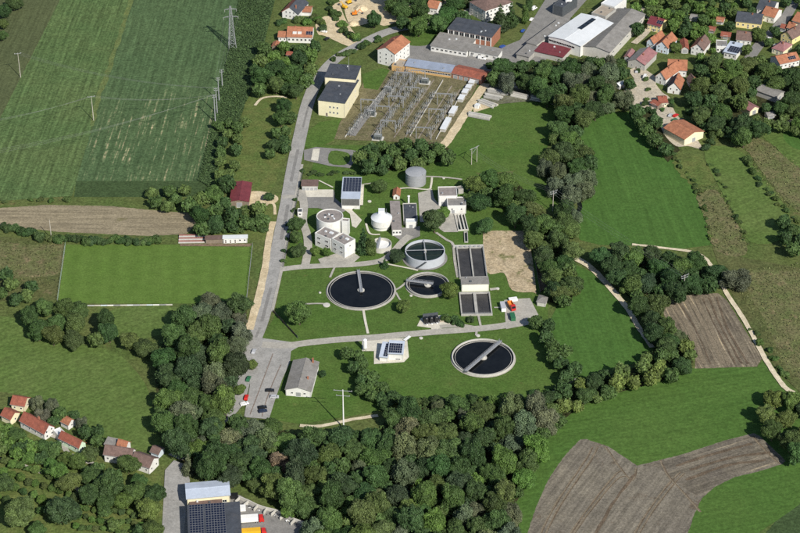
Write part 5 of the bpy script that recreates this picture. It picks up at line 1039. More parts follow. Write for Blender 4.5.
# stacks of girders at the storage ground
gs = [((508, 85), (530, 89.4)), ((532, 88.6), (554, 93.6)), ((487, 91), (509, 95.2)), ((510, 94.6), (529, 98.8)), ((530, 98.4), (555, 103.2)), ((484, 96.4), (503, 100)), ((479, 101.4), (496, 107.8)), ((468, 115), (491, 119.4))]
ord_ = ('back row, left', 'back row, right', 'middle row beside the sandy track', 'middle row centre', 'middle row right end', 'third row', 'shorter one beside the sandy track', 'lowest one on the grass')
beam = {}
for (a, b_), o_ in zip(gs, ord_):
    l_, a_ = at(*a, *b_); ln = (P(*b_) - P(*a)).length; t = thing('girder_stack', 'stack of pale concrete girders, ' + o_, 'girders', l_, a_, 'girder stacks on the storage ground')
    for k in range(5):
        for j in range(2):
            if j == 1 and k in (0, 4): continue
            w = MB(); w.box((rnd.uniform(0, 1.5), -.42, 0), (ln - rnd.uniform(0, 2.2), .42, .8)); part('beam', w, CONC_L if rnd.random() < .65 else CONC, t, loc=(0, k * 1.1 - 2.2, .35 + j * .85))
l_, a_ = at(476.2, 109, 479.4, 106); t = thing('site_cabin', 'small white site cabin between the girder stacks', 'cabin', l_, a_); w = MB(); w.box((0, -1.3, 0), (3, 1.3, 2.4)); part('wall', w, P_WHITE, t); w = MB(); w.box((-.1, -1.4, 2.4), (3.1, 1.4, 2.55)); part('roof', w, T_WHITE, t); part('door', window_mesh(.9, 1.9, 'door'), None, t, mtx=Matrix.Translation((1.5, -1.3, .1)))

# ================================================================== SPORTS GROUND
def fence(label, a, b_, h, m, step, pm, name='fence', pan=True, th=.04, gap=.03):
    l_, a_ = at(*a, *b_); ln = (P(*b_) - P(*a)).length; t = thing(name, label, 'fence', l_, a_); n_ = max(1, int(ln / step)); st = ln / n_
    w = MB(); w.bar((0, 0, 0), (0, 0, h + .05), .12); pmsh = w.mesh('post', pm)
    for k in range(n_ + 1): part('post', pmsh, None, t, loc=(k * st, 0, 0))
    if isinstance(m, list):
        for k in range(n_):
            w = MB(); w.box((.08, -.12, .15), (st - .08, -.07, h)); part('board', w, m[k % len(m)], t, loc=(k * st, 0, 0))
    else:
        w = MB()
        for z_ in (h, h * .66, h * .33): w.bar((0, -.05, z_), (ln, -.05, z_), .07)
        part('rail', w, m, t)
    return t
fence('row of white banner boards along the near side of the pitch', (74.5, 306.4), (172.5, 305.4), 0.9, [CONC_L, T_WHITE, P_SILV, CONC_L, PALEB, P_WHITE, STEEL], 3.4, STEEL, 'banner_fence')
fence('pale green rail fence at the left end of the pitch', (57.5, 302), (65.5, 245.5), 2.4, mat('pale_green_rail', (0.3, 0.42, 0.33), .6), 4, STEEL)
fence('grey rail fence at the road end of the pitch', (246.5, 302), (252.6, 246), 2.2, STEEL, 4, STEEL)
fence('dark boundary fence bordering the plant lawn at the road', (273, 312), (297.6, 338.4), 1.7, [T_BROWN, DSTEEL], 2.6, DSTEEL, 'boundary_fence')
fence('grey plant fence running beside the main road', (283, 268), (303, 172), 1.8, DSTEEL, 3, DSTEEL, 'boundary_fence')
fence('wire fence along the lower edge of the plant lawn', (545, 397), (577, 380), 1.6, CONC_L, 3, CONC, 'boundary_fence')
fence('low fence along the trench beside the bare earth plot', (530.5, 233), (540.5, 293), 1.6, [DSTEEL], 2.5, DSTEEL, 'trench_fence')
l_, a_ = at(178.4, 243.4, 204.6, 243); ln = (P(204.6, 243) - P(178.4, 243.4)).length; t = thing('bleacher', 'red and white striped stepped seating beside the pitch', 'seating', l_, a_)
for k in range(6): w = MB(); w.box((0, k * 1.25, 0), (ln, k * 1.25 + 1.2, .3 + k * .2)); part('seat_row', w, (CONC_L, mat('dull_red_seats', (.27, .12, .10), .8))[k % 2], t)
def goal(label, px, py, rz):
    p = P(px, py); t = thing('goal', label, 'goal', (p.x, p.y, 0), rz, 'football goals'); 
    for x in (-3.66, 3.66): w = MB(); w.tube((x, 0, 0), (x, 0, 2.44), .09); part('post', w, P_WHITE, t)
    w = MB(); w.tube((-3.66, 0, 2.44), (3.66, 0, 2.44), .09); part('crossbar', w, P_WHITE, t)
# sand lot machines
def digger(label, px, py, rz, pm):
    p = P(px, py); t = thing('excavator', label, 'excavator', (p.x, p.y, 0), rz)
    for y in (-1.1, 1.1): w = MB(); w.box((-1.9, y - .3, 0), (1.9, y + .3, .8)); part('track', w, RUBBER, t)
    w = MB(); w.box((-1.8, -1.2, .9), (1.4, 1.2, 2.0)); w.box((.1, .1, 2.0), (1.4, 1.15, 3.0)); part('body', w, pm, t)
    w = MB(); w.bar((1.2, -.4, 1.7), (3.6, -.4, 4.0), .35); w.bar((3.6, -.4, 4.0), (5.4, -.4, 1.8), .3); part('boom', w, pm, t); w = MB(); w.box((5.0, -.9, .6), (6.0, .1, 1.7)); part('bucket', w, DSTEEL, t)
digger('yellow excavator at the top of the sand lot', 349, 3.6, .6, P_YEL); digger('orange-yellow excavator beside the sand lot hedge', 344.6, 8.4, 2.4, P_YEL); digger('red loader on the sand lot', 354.6, 15, .2, P_ORG)
for lab, x, y, r in (('biggest sand heap on the sand lot', 361, 9, 5.5), ('pale sand heap at the right of the sand lot', 388, 12, 5), ('small sand heap near the road junction', 353, 24, 4)):
    p = P(x, y); w = MB(); pr = [(r, 0), (r * .72, r * .2), (r * .35, r * .42), (.03, r * .5)]; w.lathe(pr, 24)
    w.v = [(a + rnd.uniform(-.3, .3), b_ + rnd.uniform(-.3, .3), c + (rnd.uniform(0, .25) if c > 0 else 0)) for a, b_, c in w.v]
    o = bpy.data.objects.new('sand_heap', w.mesh('sand_heap', G_SAND)); COL.objects.link(o); o.location = p; tag(o, lab, 'sand heap')

for lab, x, y, r in (('round concrete shaft cover left of the largest settling tank', 326.5, 305.4, 1.9), ('pale shaft cover below the left lawn path', 320, 293, .7), ('shaft cover on the lawn beside the small settling tank', 411, 296, .8), ('shaft cover beside the aeration basin walkway', 497.6, 289, 1.0), ('shaft cover at the head of the bridge tank', 478, 336, 1.1), ('white shaft cover below the bridge tank', 487.4, 376.6, .8),
        ('white shaft cover right of the solar plant hall', 369.5, 201.8, 1.1), ('shaft cover above the pump houses', 469, 189.6, 1.0), ('shaft cover beside the gas holder path', 443.6, 178.6, .8), ('hatch cover right of the solar hut trailer', 421, 338.4, 1.0)):
    p = P(x, y); t = thing('shaft_cover', lab, 'shaft cover', (p.x, p.y, 0), 0, 'shaft covers on the plant lawns'); w = MB(); w.lathe([(r, 0), (r, .5), (r * .8, .55)], 20); part('ring', w, CONC_L, t); w = MB(); w.lathe([(r * .8, .54), (.02, .58)], 20); part('lid', w, CONC_L, t)

# ================================================================== VEGETATION
def leaf_quads(rng, pos, nrm, size, shade):
    """one small quad per leaf clump"""
    n = len(pos); nrm = nrm / np.linalg.norm(nrm, axis=1, keepdims=True)
    ref = rng.normal(size=(n, 3)); u = np.cross(nrm, ref); u /= np.linalg.norm(u, axis=1, keepdims=True) + 1e-9; v = np.cross(nrm, u)
    s = (size * rng.uniform(.65, 1.35, n))[:, None]; e = rng.uniform(.6, 1.0, n)[:, None]
    q = np.stack([pos - u * s - v * s * e * .4, pos + u * s * .3 - v * s * e, pos + u * s + v * s * e * .4, pos - u * s * .3 + v * s * e], 1)
    return q.reshape(-1, 3), np.arange(n * 4).reshape(n, 4), shade
ICO = None
def ico():
    global ICO
    if ICO is None:
        bm = bmesh.new(); bmesh.ops.create_icosphere(bm, subdivisions=1, radius=1); ICO = (np.array([v.co[:] for v in bm.verts]), np.array([[v.index for v in f.verts] for f in bm.faces])); bm.free()
    return ICO
def foliage_mesh(name, lobes, n_leaf, size, seed, up=0.25, core=0.8):
    rng = np.random.default_rng(seed); C = np.array([l[:3] for l in lobes]); Rr = np.array([l[3] for l in lobes]); zs = np.array([l[4] for l in lobes])
    sh_l = rng.uniform(0, 1, len(lobes)); wt = Rr ** 2; wt /= wt.sum()
    pos = []; nr = []; sh = []; got = 0
    while got < n_leaf:
        k = rng.choice(len(lobes), size=n_leaf, p=wt); d = rng.normal(size=(n_leaf, 3)); d[:, 2] += up; d /= np.linalg.norm(d, axis=1, keepdims=True)
        rad = Rr[k] * rng.uniform(.72, 1.26, n_leaf); p = C[k] + d * rad[:, None] * np.stack([np.ones(n_leaf), np.ones(n_leaf), zs[k]], 1)
        dist = np.linalg.norm((p[:, None, :] - C[None]) / np.stack([Rr, Rr, Rr * zs], 1)[None], axis=2); dist[np.arange(n_leaf), k] = 9
        ok = (dist.min(1) > .8) & (p[:, 2] > .02)
        pos.append(p[ok]); nr.append((d + rng.normal(size=d.shape) * .55 + np.array([0, 0, .25]))[ok]); sh.append((.55 * sh_l[k] + .45 * rng.uniform(0, 1, n_leaf))[ok]); got += int(ok.sum())
        if len(pos) > 12: break
    pos = np.concatenate(pos)[:n_leaf]; nr = np.concatenate(nr)[:n_leaf]; sh = np.concatenate(sh)[:n_leaf]
    v, f, s = leaf_quads(rng, pos, nr, size, sh)
    iv, jf = ico(); verts = [v]; faces = [tuple(x) for x in f]; shade = list(s); off = len(v)
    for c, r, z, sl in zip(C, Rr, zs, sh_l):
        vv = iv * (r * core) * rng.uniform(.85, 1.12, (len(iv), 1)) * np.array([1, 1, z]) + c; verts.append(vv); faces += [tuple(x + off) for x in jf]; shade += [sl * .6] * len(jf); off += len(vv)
    me = bpy.data.meshes.new(name); me.from_pydata(np.concatenate(verts).tolist(), [], faces)
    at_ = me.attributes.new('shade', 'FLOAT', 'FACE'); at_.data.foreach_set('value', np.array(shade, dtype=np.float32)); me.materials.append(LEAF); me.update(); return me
def lobes_broad(seed, H=1.9, n=20, low=.42):
    """a few uneven limbs, each carrying small leaf masses: a lopsided crown with bays and gaps"""
    r = random.Random(seed); out = []; m = r.randint(4, 6)
    for i in range(m):
        a = 6.28 * i / m + r.uniform(-.5, .5); d = r.uniform(.25, .62); z = r.uniform(low + .12, .9); q = r.uniform(.26, .42)
        cx, cy, cz = d * math.cos(a), d * math.sin(a), H * z * .86
        out.append((cx, cy, cz, q * .8, .9))
        for j in range(max(3, n // 4)):
            b_ = r.uniform(0, 6.28); e = r.uniform(-.6, 1.0); k = math.sqrt(1 - e * e); out.append((cx + q * k * math.cos(b_), cy + q * k * math.sin(b_), max(.15 * H, cz + q * e * .8), r.uniform(.13, .25), r.uniform(.7, 1.1)))
    for j in range(12):
        a = r.uniform(0, 6.28); e = r.uniform(-.75, .95); k = math.sqrt(1 - e * e) * r.uniform(.55, .72); out.append((k * math.cos(a), k * math.sin(a), H * (.60 + .30 * e), r.uniform(.2, .3), .9))
    out.append((0, 0, H * .55, .62, 1.0)); out.append((r.uniform(-.15, .15), r.uniform(-.15, .15), H * .76, .34, .9)); return out
def lobes_tall(seed, H=4.2):
    r = random.Random(seed); out = []
    for i in range(22):
        z = .12 + .85 * (i + r.random()) / 22; k = .75 * math.sin(min(1, z * 1.6 + .25) * math.pi * .55) * (1.1 - .55 * z); a = r.uniform(0, 6.28); d = k * r.uniform(0, .6)
        out.append((d * math.cos(a), d * math.sin(a), H * z * .94, max(.2, k * .75), 1.3))
    return out
def lobes_cone(seed, H=3.0):
    r = random.Random(seed); out = []
    for i in range(9):
        z = .1 + .1 * i; k = 1 - z; m = max(2, int(7 * k))
        for j in range(m): a = 6.28 * j / m + r.uniform(-.4, .4) + i; out.append((k * .62 * math.cos(a), k * .62 * math.sin(a), H * z, .1 + .34 * k, .55))
    out.append((0, 0, H * .95, .08, 2)); return out
def lobes_bush(seed, H=1.1):
    r = random.Random(seed); return [(r.uniform(-.55, .55), r.uniform(-.55, .55), r.uniform(.25, .72) * H, r.uniform(.3, .46), .9) for _ in range(9)]
def lobes_willow(seed, H=1.7):
    r = random.Random(seed); out = []
    for i in range(26): z = r.uniform(.3, 1); k = math.sqrt(max(.05, 1 - ((z - .5) / .62) ** 2)); a = r.uniform(0, 6.28); d = k * math.sqrt(r.random()) * .78; out.append((d * math.cos(a), d * math.sin(a), H * z * .88, r.uniform(.2, .32), 1.1))
    out.append((0, 0, H * .5, .5, .9)); return out
CROWN = {'broad': [foliage_mesh('crown', lobes_broad(s, n=26 + s % 3 * 6), 8000, .045, s, core=.72) for s in range(8)],
         'wood': [foliage_mesh('crown', lobes_broad(30 + s, n=34, low=.3), 8600, .046, 40 + s, core=.72) for s in range(9)],
         'tall': [foliage_mesh('crown', lobes_tall(s), 3600, .085, 60 + s) for s in range(2)],
         'cone': [foliage_mesh('crown', lobes_cone(s), 3000, .07, 70 + s) for s in range(2)],
         'willow': [foliage_mesh('crown', lobes_willow(s), 7000, .042, 80 + s, core=.7) for s in range(3)],
         'bush': [foliage_mesh('foliage', lobes_bush(s), 1700, .085, 90 + s) for s in range(5)]}
UH = {'broad': 1.9, 'wood': 1.9, 'tall': 4.2, 'cone': 3.0, 'willow': 1.7, 'bush': 1.1}
def trunk_mesh(seed):
    r = random.Random(seed); w = MB(); w.tube((0, 0, 0), (.02, 0, .32), .075, .055, 8); w.tube((.02, 0, .32), (0, .02, .72), .055, .02, 7)
    for k in range(4): a = r.uniform(0, 6.28); w.tube((.01, 0, .25 + .08 * k), (.35 * math.cos(a), .35 * math.sin(a), .5 + .1 * k), .03, .01, 5)
    return w.mesh('trunk', BARK)
TRUNKS = [trunk_mesh(s) for s in range(3)]
TONE = {'dark': (0.0447, 0.0838, 0.0294), 'mid': (0.0631, 0.1078, 0.0339), 'olive': (0.0834, 0.1245, 0.0384), 'bright': (0.0854, 0.1485, 0.0362), 'yellow': (0.1169, 0.1557, 0.0429), 'grey': (0.11, 0.136, 0.08), 'pale': (0.112, 0.136, 0.068), 'dead': (0.225, 0.1961, 0.11), 'blue': (0.046, 0.078, 0.036)}
PLACED = []; NTREE = {'tree': 0, 'bush': 0}
def blocked(x, y, r):
    for cx, cy, ex, ey, hl, hd in FOOT:
        dx, dy = x - cx, y - cy
        if abs(dx * ex + dy * ey) < hl + r and abs(-dx * ey + dy * ex) < hd + r: return True
    return any((x - a) ** 2 + (y - b) ** 2 < (R + r) ** 2 for a, b, R in TANKS)
REQ = []
def tree(px, py, r, tone, label, group=None, kind='broad', hf=1.0, name=None, cat=None, check=False, keep=True):
    """px, py = middle of the crown in the photograph, r = its half width there"""
    z = 0
    for _ in range(3): Rm = r / S(px, py, z); Ht = Rm * UH[kind] * hf; z = Ht * (.56 if kind != 'bush' else .5)
    p = P(px, py, z)
    if check and blocked(p.x, p.y, Rm * .45): return False
    cat = cat or {'cone': 'conifer', 'willow': 'willow', 'bush': 'bush', 'tall': 'poplar'}.get(kind, 'tree')
    REQ.append(dict(px=px, py=py, r=r, Rm=Rm, Ht=Ht, p=p, tone=tone, label=label, group=group, kind=kind, hf=hf, name=name or {'tree': 'tree', 'fruit tree': 'fruit_tree'}.get(cat, cat + ('_tree' if cat == 'willow' else '')), cat=cat, keep=keep))
    PLACED.append((px, py, r)); return True
def spawn(q):
    t = thing(q['name'], q['label'], q['cat'], (q['p'].x, q['p'].y, 0), rnd.uniform(0, 6.28), q['group']); c = TONE[q['tone']]; j = [rnd.uniform(.9, 1.1) for _ in range(3)]; Rm = q['Rm']
    cr = part('foliage' if q['kind'] == 'bush' else 'crown', rnd.choice(CROWN[q['kind']]), None, t); s_ = rnd.uniform(.86, 1.16); Rm *= 1.1; cr.scale = (Rm * s_, Rm / s_, Rm * q['hf']); cr.color = (c[0] * j[0], c[1] * j[1], c[2] * j[2], 1)
    if q['kind'] in ('broad', 'wood'): cr.rotation_euler = (rnd.uniform(-.12, .12), rnd.uniform(-.12, .12), 0)
    if q['kind'] != 'bush': tk = part('trunk', rnd.choice(TRUNKS), None, t); tk.scale = (Rm * .85, Rm * .85, q['Ht'])
WORDS = {'dark': 'dark green', 'mid': 'mid green', 'olive': 'olive green', 'bright': 'fresh green', 'yellow': 'yellowish green', 'grey': 'silvery grey-green', 'pale': 'pale straw-green', 'dead': 'brownish withered', 'blue': 'blue-green'}
def hides(x, y, r, wy):
    return any(a - r * .6 < x < c + r * .6 and b - r * .55 < y < d + r * .75 and wy < by for a, b, c, d, by in BPX)
def fill(poly, rr, tones, where, kind='wood', pack=.72, maxn=400, tries=5000, hf=(.85, 1.2), seed=1, group=None):
    """trees spread through a stand; rr = range of crown half widths in pixels"""
    r_ = random.Random(seed); xs = [p[0] for p in poly]; ys = [p[1] for p in poly]; mine = []; n = 0; tl = list(tones)
    for k in range(tries):
        if n >= maxn: break
        x, y = r_.uniform(min(xs), max(xs)), r_.uniform(min(ys), max(ys)); q = (tries - k) / tries; r = rr[0] + (rr[1] - rr[0]) * (q * q * .8 + r_.random() * .2)
        if not inside(x, y, poly) or y < -12 or y > 545 or x < -12 or x > 812: continue
        if any((x - a) ** 2 + ((y - b) * 1.25) ** 2 < (pack * (r + c)) ** 2 for a, b, c in mine): continue
        if any(q['keep'] and (x - q['px']) ** 2 + (y - q['py']) ** 2 < (.62 * (r + q['r'])) ** 2 for q in REQ) or hides(x, y, r, P(x, y, 5).y): continue
        tone = r_.choice(tl); kd = 'willow' if tone in ('grey', 'pale', 'dead') and kind != 'bush' else kind
        word = {'bush': 'bush'}.get(kind, 'tree')
        if tree(x, y, r, tone, f'{WORDS[tone]} {word} {where}', group or f'{word}s {where}', kd, r_.uniform(*hf), check=True, keep=False): mine.append((x, y, r)); n += 1
    return n
# ---- trees that stand out
ST = [
 (299.5, 314.5, 13.8, 'olive', 'large round tree alone on the lawn beside the main road', 'broad', .85), (449, 291, 9.6, 'yellow', 'bright round tree between the aeration basin and settling tanks', 'broad', .85), (404, 306.5, 7.6, 'yellow', 'small round tree beside the largest settling tank', 'broad', .85),
 (297, 224.5, 8, 'mid', 'first tree below the white gatehouse beside the main road', 'broad', .9), (296.5, 238, 6.6, 'olive', 'middle tree of three beside the main road opposite the offices', 'broad', .9), (298, 251.5, 7.4, 'mid', 'lowest tree of three beside the main road opposite the offices', 'broad', .9),
 (315, 252, 5, 'bright', 'small tree left of two before the office windows', 'broad', 1), (327.5, 253, 4.6, 'bright', 'small tree right of two before the office windows', 'broad', 1),
 (363.5, 240, 8, 'dark', 'tall dark conifer beside the offices', 'cone', 1.1), (371, 246, 6.5, 'olive', 'tall olive tree between conifer and open round tank', 'tall', .72), (396.5, 256, 8.6, 'blue', 'dark low-crowned tree below the raised round tank', 'broad', .65), (384.6, 263, 4.2, 'dark', 'small dark conifer beside the drive bend', 'cone', .8),
 (434.5, 221.5, 11.5, 'dark', 'big dark tree on the concrete yard by the white hut', 'broad', 1.1), (443, 214, 7, 'bright', 'fresh green tree behind the big dark yard tree', 'broad', 1), (380, 187, 8.5, 'olive', 'olive tree beside the solar plant hall', 'broad', .8), (487, 226.5, 9.6, 'dark', 'dark round tree right of the grit channels', 'broad', .85),
 (479, 203, 11, 'dark', 'dark spreading tree above the grit channels', 'broad', .8), (471, 199, 8, 'olive', 'olive tree behind the grey roofed pump house', 'broad', .8), (322.5, 374, 4.2, 'dark', 'small dark tree at the right wall of the storehouse', 'broad', .8),
 (252, 366, 6, 'yellow', 'yellowish tree at the left kerb of the parking yard', 'broad', .9), (239, 390, 6.2, 'bright', 'fresh green tree at the lower left kerb of the parking yard', 'broad', .9), (269, 197, 5.4, 'dark', 'small dark round tree between barn yard and road', 'broad', .7), 
 (298.5, 60, 9, 'dark', 'tall dark tree nearest the cornfield below the dormered house', 'wood', 1.1), (262, 78, 11, 'mid', 'broad tree overhanging the cornfield', 'wood', 1), (276, 70, 11, 'dark', 'dark tree in the middle of the clump below the dormered house', 'wood', 1), (290, 76, 12, 'mid', 'broad tree at the right of the clump below the dormered house', 'wood', 1), (276, 86, 9, 'olive', 'lowest tree of the clump below the dormered house', 'wood', 1), (296, 92, 8, 'dark', 'dark tree beside the road above the gravel path', 'broad', 1),
 (283, 106, 8, 'dark', 'dark tree beside the road below the gravel path', 'broad', 1), (281, 119, 9, 'mid', 'broad tree beside the road on the rough meadow', 'broad', .95), (275, 146, 7, 'dark', 'dark tree at the lower end of the rough meadow', 'broad', .9), (374, 20, 8, 'dark', 'dark tree at the edge of the sand lot', 'wood', 1.1),
 (736, 281, 14, 'grey', 'silvery willow at the bend of the gravel path', 'willow', .8), (679, 337, 7, 'pale', 'bare pale tree beside the brown field', 'willow', .9), (282, 462, 12, 'dead', 'brownish withered tree in the middle of the wood', 'willow', .9), (358, 466, 8, 'pale', 'pale straw-coloured tree in the wood', 'willow', .9), (188, 463, 8, 'grey', 'silver-grey conifer beside the road end', 'cone', .9),
 (202, 313, 11, 'grey', 'silvery willow nearest the pitch corner, left', 'willow', .8), (221, 315, 12, 'grey', 'silvery willow nearest the pitch corner, right', 'willow', .8), (240, 318, 8, 'grey', 'silvery willow nearest the main road', 'willow', .8), (234, 345, 10, 'grey', 'silvery willow beside the main road junction', 'willow', .9), (197, 335, 12, 'olive', 'broad olive tree behind the silvery willows', 'broad', .85), (130, 343, 10.5, 'olive', 'olive tree at the meadow corner below the banner boards', 'broad', .8), (144, 349, 11, 'mid', 'broad tree beside the olive meadow tree', 'broad', .8), (168, 378, 15, 'dark', 'large dark round tree at the edge of the left meadow', 'broad', .9), (166, 424, 14, 'mid', 'large tree above the road end', 'broad', .95),
 (13, 4, 8, 'dark', 'dark tree at the top left corner', 'broad', .9), (4, 12, 8, 'dark', 'second dark tree at the top left corner', 'broad', .9), (3, 24, 6, 'olive', 'third tree down the left edge beside the olive crop', 'broad', .9), (1, 36, 6, 'mid', 'lowest tree down the left edge beside the olive crop', 'broad', .9),
 (110, 486, 17, 'dark', 'very large dark tree below the grey-brown farmhouse', 'broad', .85), (128, 466, 11, 'mid', 'broad tree touching the grey-brown farmhouse', 'broad', .85), (136, 492, 12, 'olive', 'olive tree beside the very large dark garden tree', 'broad', .9), (150, 510, 13, 'yellow', 'yellowish tree at the depot road', 'broad', .9), (140, 482, 9, 'mid', 'medium tree above the yellowish road tree', 'broad', .9), (60, 512, 18, 'dark', 'very large dark tree in the lower left orchard', 'broad', .8), (18, 514, 17, 'olive', 'large olive tree at the lower left corner', 'broad', .8), (152, 530, 10, 'olive', 'olive tree at the lower edge beside the depot road', 'broad', .9), (4, 484, 10, 'mid', 'round tree cut by the left edge above the orchard', 'broad', .8), (38, 531, 10, 'mid', 'tree at the lower edge between the large orchard trees', 'broad', .8), (90, 455, 9, 'olive', 'tree right of the pale green gable', 'broad', .9), (78, 462, 10, 'olive', 'tree below the pale green gable', 'broad', .9), (66, 459, 8, 'bright', 'fresh green tree below the flat pale shed', 'broad', .9), (44, 448, 9, 'dark', 'dark tree before the white-gabled red house', 'broad', .85), (16, 436, 9, 'mid', 'tree before the dark red roof at the left edge', 'broad', .85), (30, 458, 8, 'bright', 'fresh green tree above the dirt path', 'broad', .85), (50, 464, 7, 'bright', 'small fresh green tree beside the dirt path', 'broad', .85),
 (686, 24, 8, 'dark', 'tall dark conifer behind the chalet', 'cone', 1), (500, 17, 9, 'dark', 'dark spruce left of the poplar by the apartments', 'cone', 1), (511, 14, 8, 'dark', 'dark spruce behind the poplar by the apartments', 'cone', 1), (525, 14, 5, 'bright', 'bright poplar beside the industrial road', 'tall', .9), (529, 3, 4, 'dark', 'slim dark poplar at the top edge', 'tall', .9), (758, 36, 8, 'bright', 'bright green tree beside the bungalow', 'broad', .9),
 (675, 48, 6, 'bright', 'bright garden tree before the steep orange roof', 'broad', 1), (702, 88, 12, 'olive', 'pale olive spreading tree above the farmyard trees', 'broad', .85), (800, 290, 0, '', '', '', 0),
]
for x, y, r, tone, lab, kd, hf in ST:
    if r: tree(x, y, r, tone, lab, None, kd, hf)
# ---- stands of trees
n0 = fill(W_MAIN, (6.5, 14), ['dark', 'mid', 'mid', 'olive', 'mid', 'dark', 'bright', 'blue', 'dark', 'olive', 'mid', 'olive', 'pale', 'grey'], 'in the big wood along the lower edge', pack=.71, maxn=165, seed=3, tries=9000, hf=(.75, 1.5))
fill([(190, 466), (200, 432), (240, 420), (255, 424), (262, 455), (230, 476)], (8, 11), ['dark', 'blue', 'mid'], 'in the wood beside the road end', maxn=8, seed=31)
fill(W_LEFT, (7, 14), ['dark', 'mid', 'olive', 'grey', 'blue'], 'in the copse left of the parking yard', pack=.72, maxn=30, seed=4, hf=(.75, 1.4))
fill(W_HEDGE, (6.5, 10), ['dark', 'mid', 'olive', 'yellow'], 'in the tree belt below the right meadow', maxn=30, seed=5)
fill(W_MID, (6.5, 11), ['dark', 'mid', 'olive', 'dark', 'blue'], 'between the gravel paths', maxn=32, seed=6)
fill(W_BELT, (7, 11), ['mid', 'olive', 'olive', 'dark'], 'in the belt right of the basins', maxn=26, seed=7)
fill(W_STREAM, (6.5, 10.5), ['dark', 'mid', 'grey', 'olive'], 'along the stream', maxn=16, seed=8)
fill(W_TOWN, (6, 11), ['dark', 'mid', 'olive', 'dark', 'grey'], 'between the storage ground and the village', maxn=38, seed=9)
fill(W_SUBN, (6, 9), ['dark', 'mid', 'olive'], 'between substation and treatment plant', maxn=16, seed=10)
fill([(385, -8), (480, -8), (484, 22), (445, 24), (420, 30), (405, 26), (395, 18)], (6, 11), ['dark', 'mid', 'dark', 'olive'], 'behind the sand lot and brick hall', maxn=18, seed=11)
fill([(616, -8), (745, -8), (736, 25), (716, 52), (700, 60), (706, 38), (672, 30), (650, 14), (632, 16)], (3.5, 8), ['dark', 'mid', 'olive', 'bright', 'bright'], 'in the village gardens', 'broad', pack=.8, maxn=44, seed=12)
fill([(700, 58), (760, 60), (806, 70), (806, 135), (770, 124), (745, 138), (708, 132), (690, 96)], (5, 11), ['dark', 'mid', 'olive', 'dark', 'bright', 'olive'], 'in the wooded slope below the village', pack=.7, maxn=56, hf=(.75, 1.2), seed=13)
fill([(745, -8), (806, -8), (806, 70), (775, 62), (765, 45), (740, 55), (730, 40)], (4, 6), ['dark', 'mid', 'olive'], 'along the village street', maxn=12, seed=14)
fill([(632, 114), (648, 110), (662, 130), (676, 150), (668, 160), (650, 140)], (7, 9.5), ['dark', 'dark', 'mid'], 'between farmyard and green field', maxn=9, seed=15)
fill([(600, 55), (632, 18), (640, 26), (630, 48), (620, 66), (630, 84), (620, 92), (605, 76)], (5.5, 8), ['dark', 'mid', 'grey', 'olive'], 'beside the grey warehouse', maxn=12, seed=16)
fill([(762, 402), (806, 396), (806, 462), (785, 448), (764, 425)], (7, 11), ['dark', 'mid', 'olive', 'yellow'], 'at the right edge above the green crop', maxn=9, seed=17)
fill([(22, 306), (60, 304), (112, 318), (113, 336), (90, 344), (50, 338), (22, 322)], (6, 10.5), ['dark', 'mid', 'olive'], 'in the row below the pitch corner', maxn=12, seed=18)
fill([(-6, 260), (30, 262), (42, 290), (28, 306), (-6, 300)], (5, 8.5), ['dark', 'mid', 'olive'], 'left of the pitch', maxn=6, seed=19)
fill([(262, 46), (314, 42), (316, 60), (306, 88), (258, 92), (254, 66)], (5.5, 9), ['dark', 'mid', 'olive', 'bright'], 'in the strip below the dormered house', 'broad', maxn=16, seed=41)
fill([(272, 100), (294, 100), (286, 150), (270, 158)], (4.5, 7), ['dark', 'mid'], 'beside the main road', 'broad', maxn=6, seed=42)
fill([(40, 452), (100, 464), (154, 474), (156, 498), (100, 505), (84, 490), (40, 470)], (7, 12), ['dark', 'mid', 'olive', 'mid', 'bright'], 'in the gardens below the farmhouse', 'broad', pack=.75, maxn=7, hf=(.8, 1), seed=43)
fill([(84, 505), (156, 502), (154, 545), (100, 545)], (5, 8), ['mid', 'olive', 'dark', 'bright'], 'beside the depot road', 'broad', pack=.66, maxn=4, hf=(.8, 1), seed=44)
fill([(-6, 425), (30, 432), (60, 448), (45, 460), (-6, 448)], (6, 9), ['mid', 'dark', 'olive', 'bright'], 'among the left houses', 'broad', pack=.7, maxn=8, seed=45)
fill([(20, 425), (50, 440), (100, 462), (100, 475), (40, 460), (-6, 450), (-6, 425)], (6, 9), ['mid', 'dark', 'olive', 'bright'], 'among the houses at the lower left', 'broad', maxn=14, seed=21)
fill([(28, 398), (70, 412), (80, 420), (104, 432), (104, 446), (88, 440), (56, 424), (30, 412)], (5, 8), ['dark', 'mid', 'grey'], 'between the row of houses and the left meadow', 'broad', maxn=10, seed=22)
fill([(218, 124), (246, 120), (238, 160), (228, 182), (218, 190)], (4.5, 7), ['dark', 'mid', 'olive'], 'along the lower end of the cornfield', 'broad', maxn=14, seed=23)
fill([(190, 196), (228, 184), (230, 206), (270, 212), (270, 222), (200, 230), (188, 214)], (6, 10), ['dark', 'mid', 'olive', 'dark'], 'around the crimson barn', 'broad', maxn=16, seed=24)
fill([(150, 192), (190, 190), (196, 206), (155, 208)], (5, 8), ['olive', 'dark', 'mid'], 'between cornfield and stubble', 'broad', maxn=7, hf=(.7, .9), seed=25)
fill([(345, 352), (360, 356), (378, 384), (400, 400), (385, 406), (362, 392)], (6, 8), ['dark', 'mid'], 'in the hedge beside the storehouse lawn', 'broad', pack=.6, maxn=14, hf=(.9, 1.1), seed=26)
fill([(536, 322), (548, 322), (575, 368), (575, 382), (560, 380)], (6.5, 9), ['dark', 'mid'], 'in the hedge beside the lower clarifier lawn', 'broad', maxn=9, seed=27)
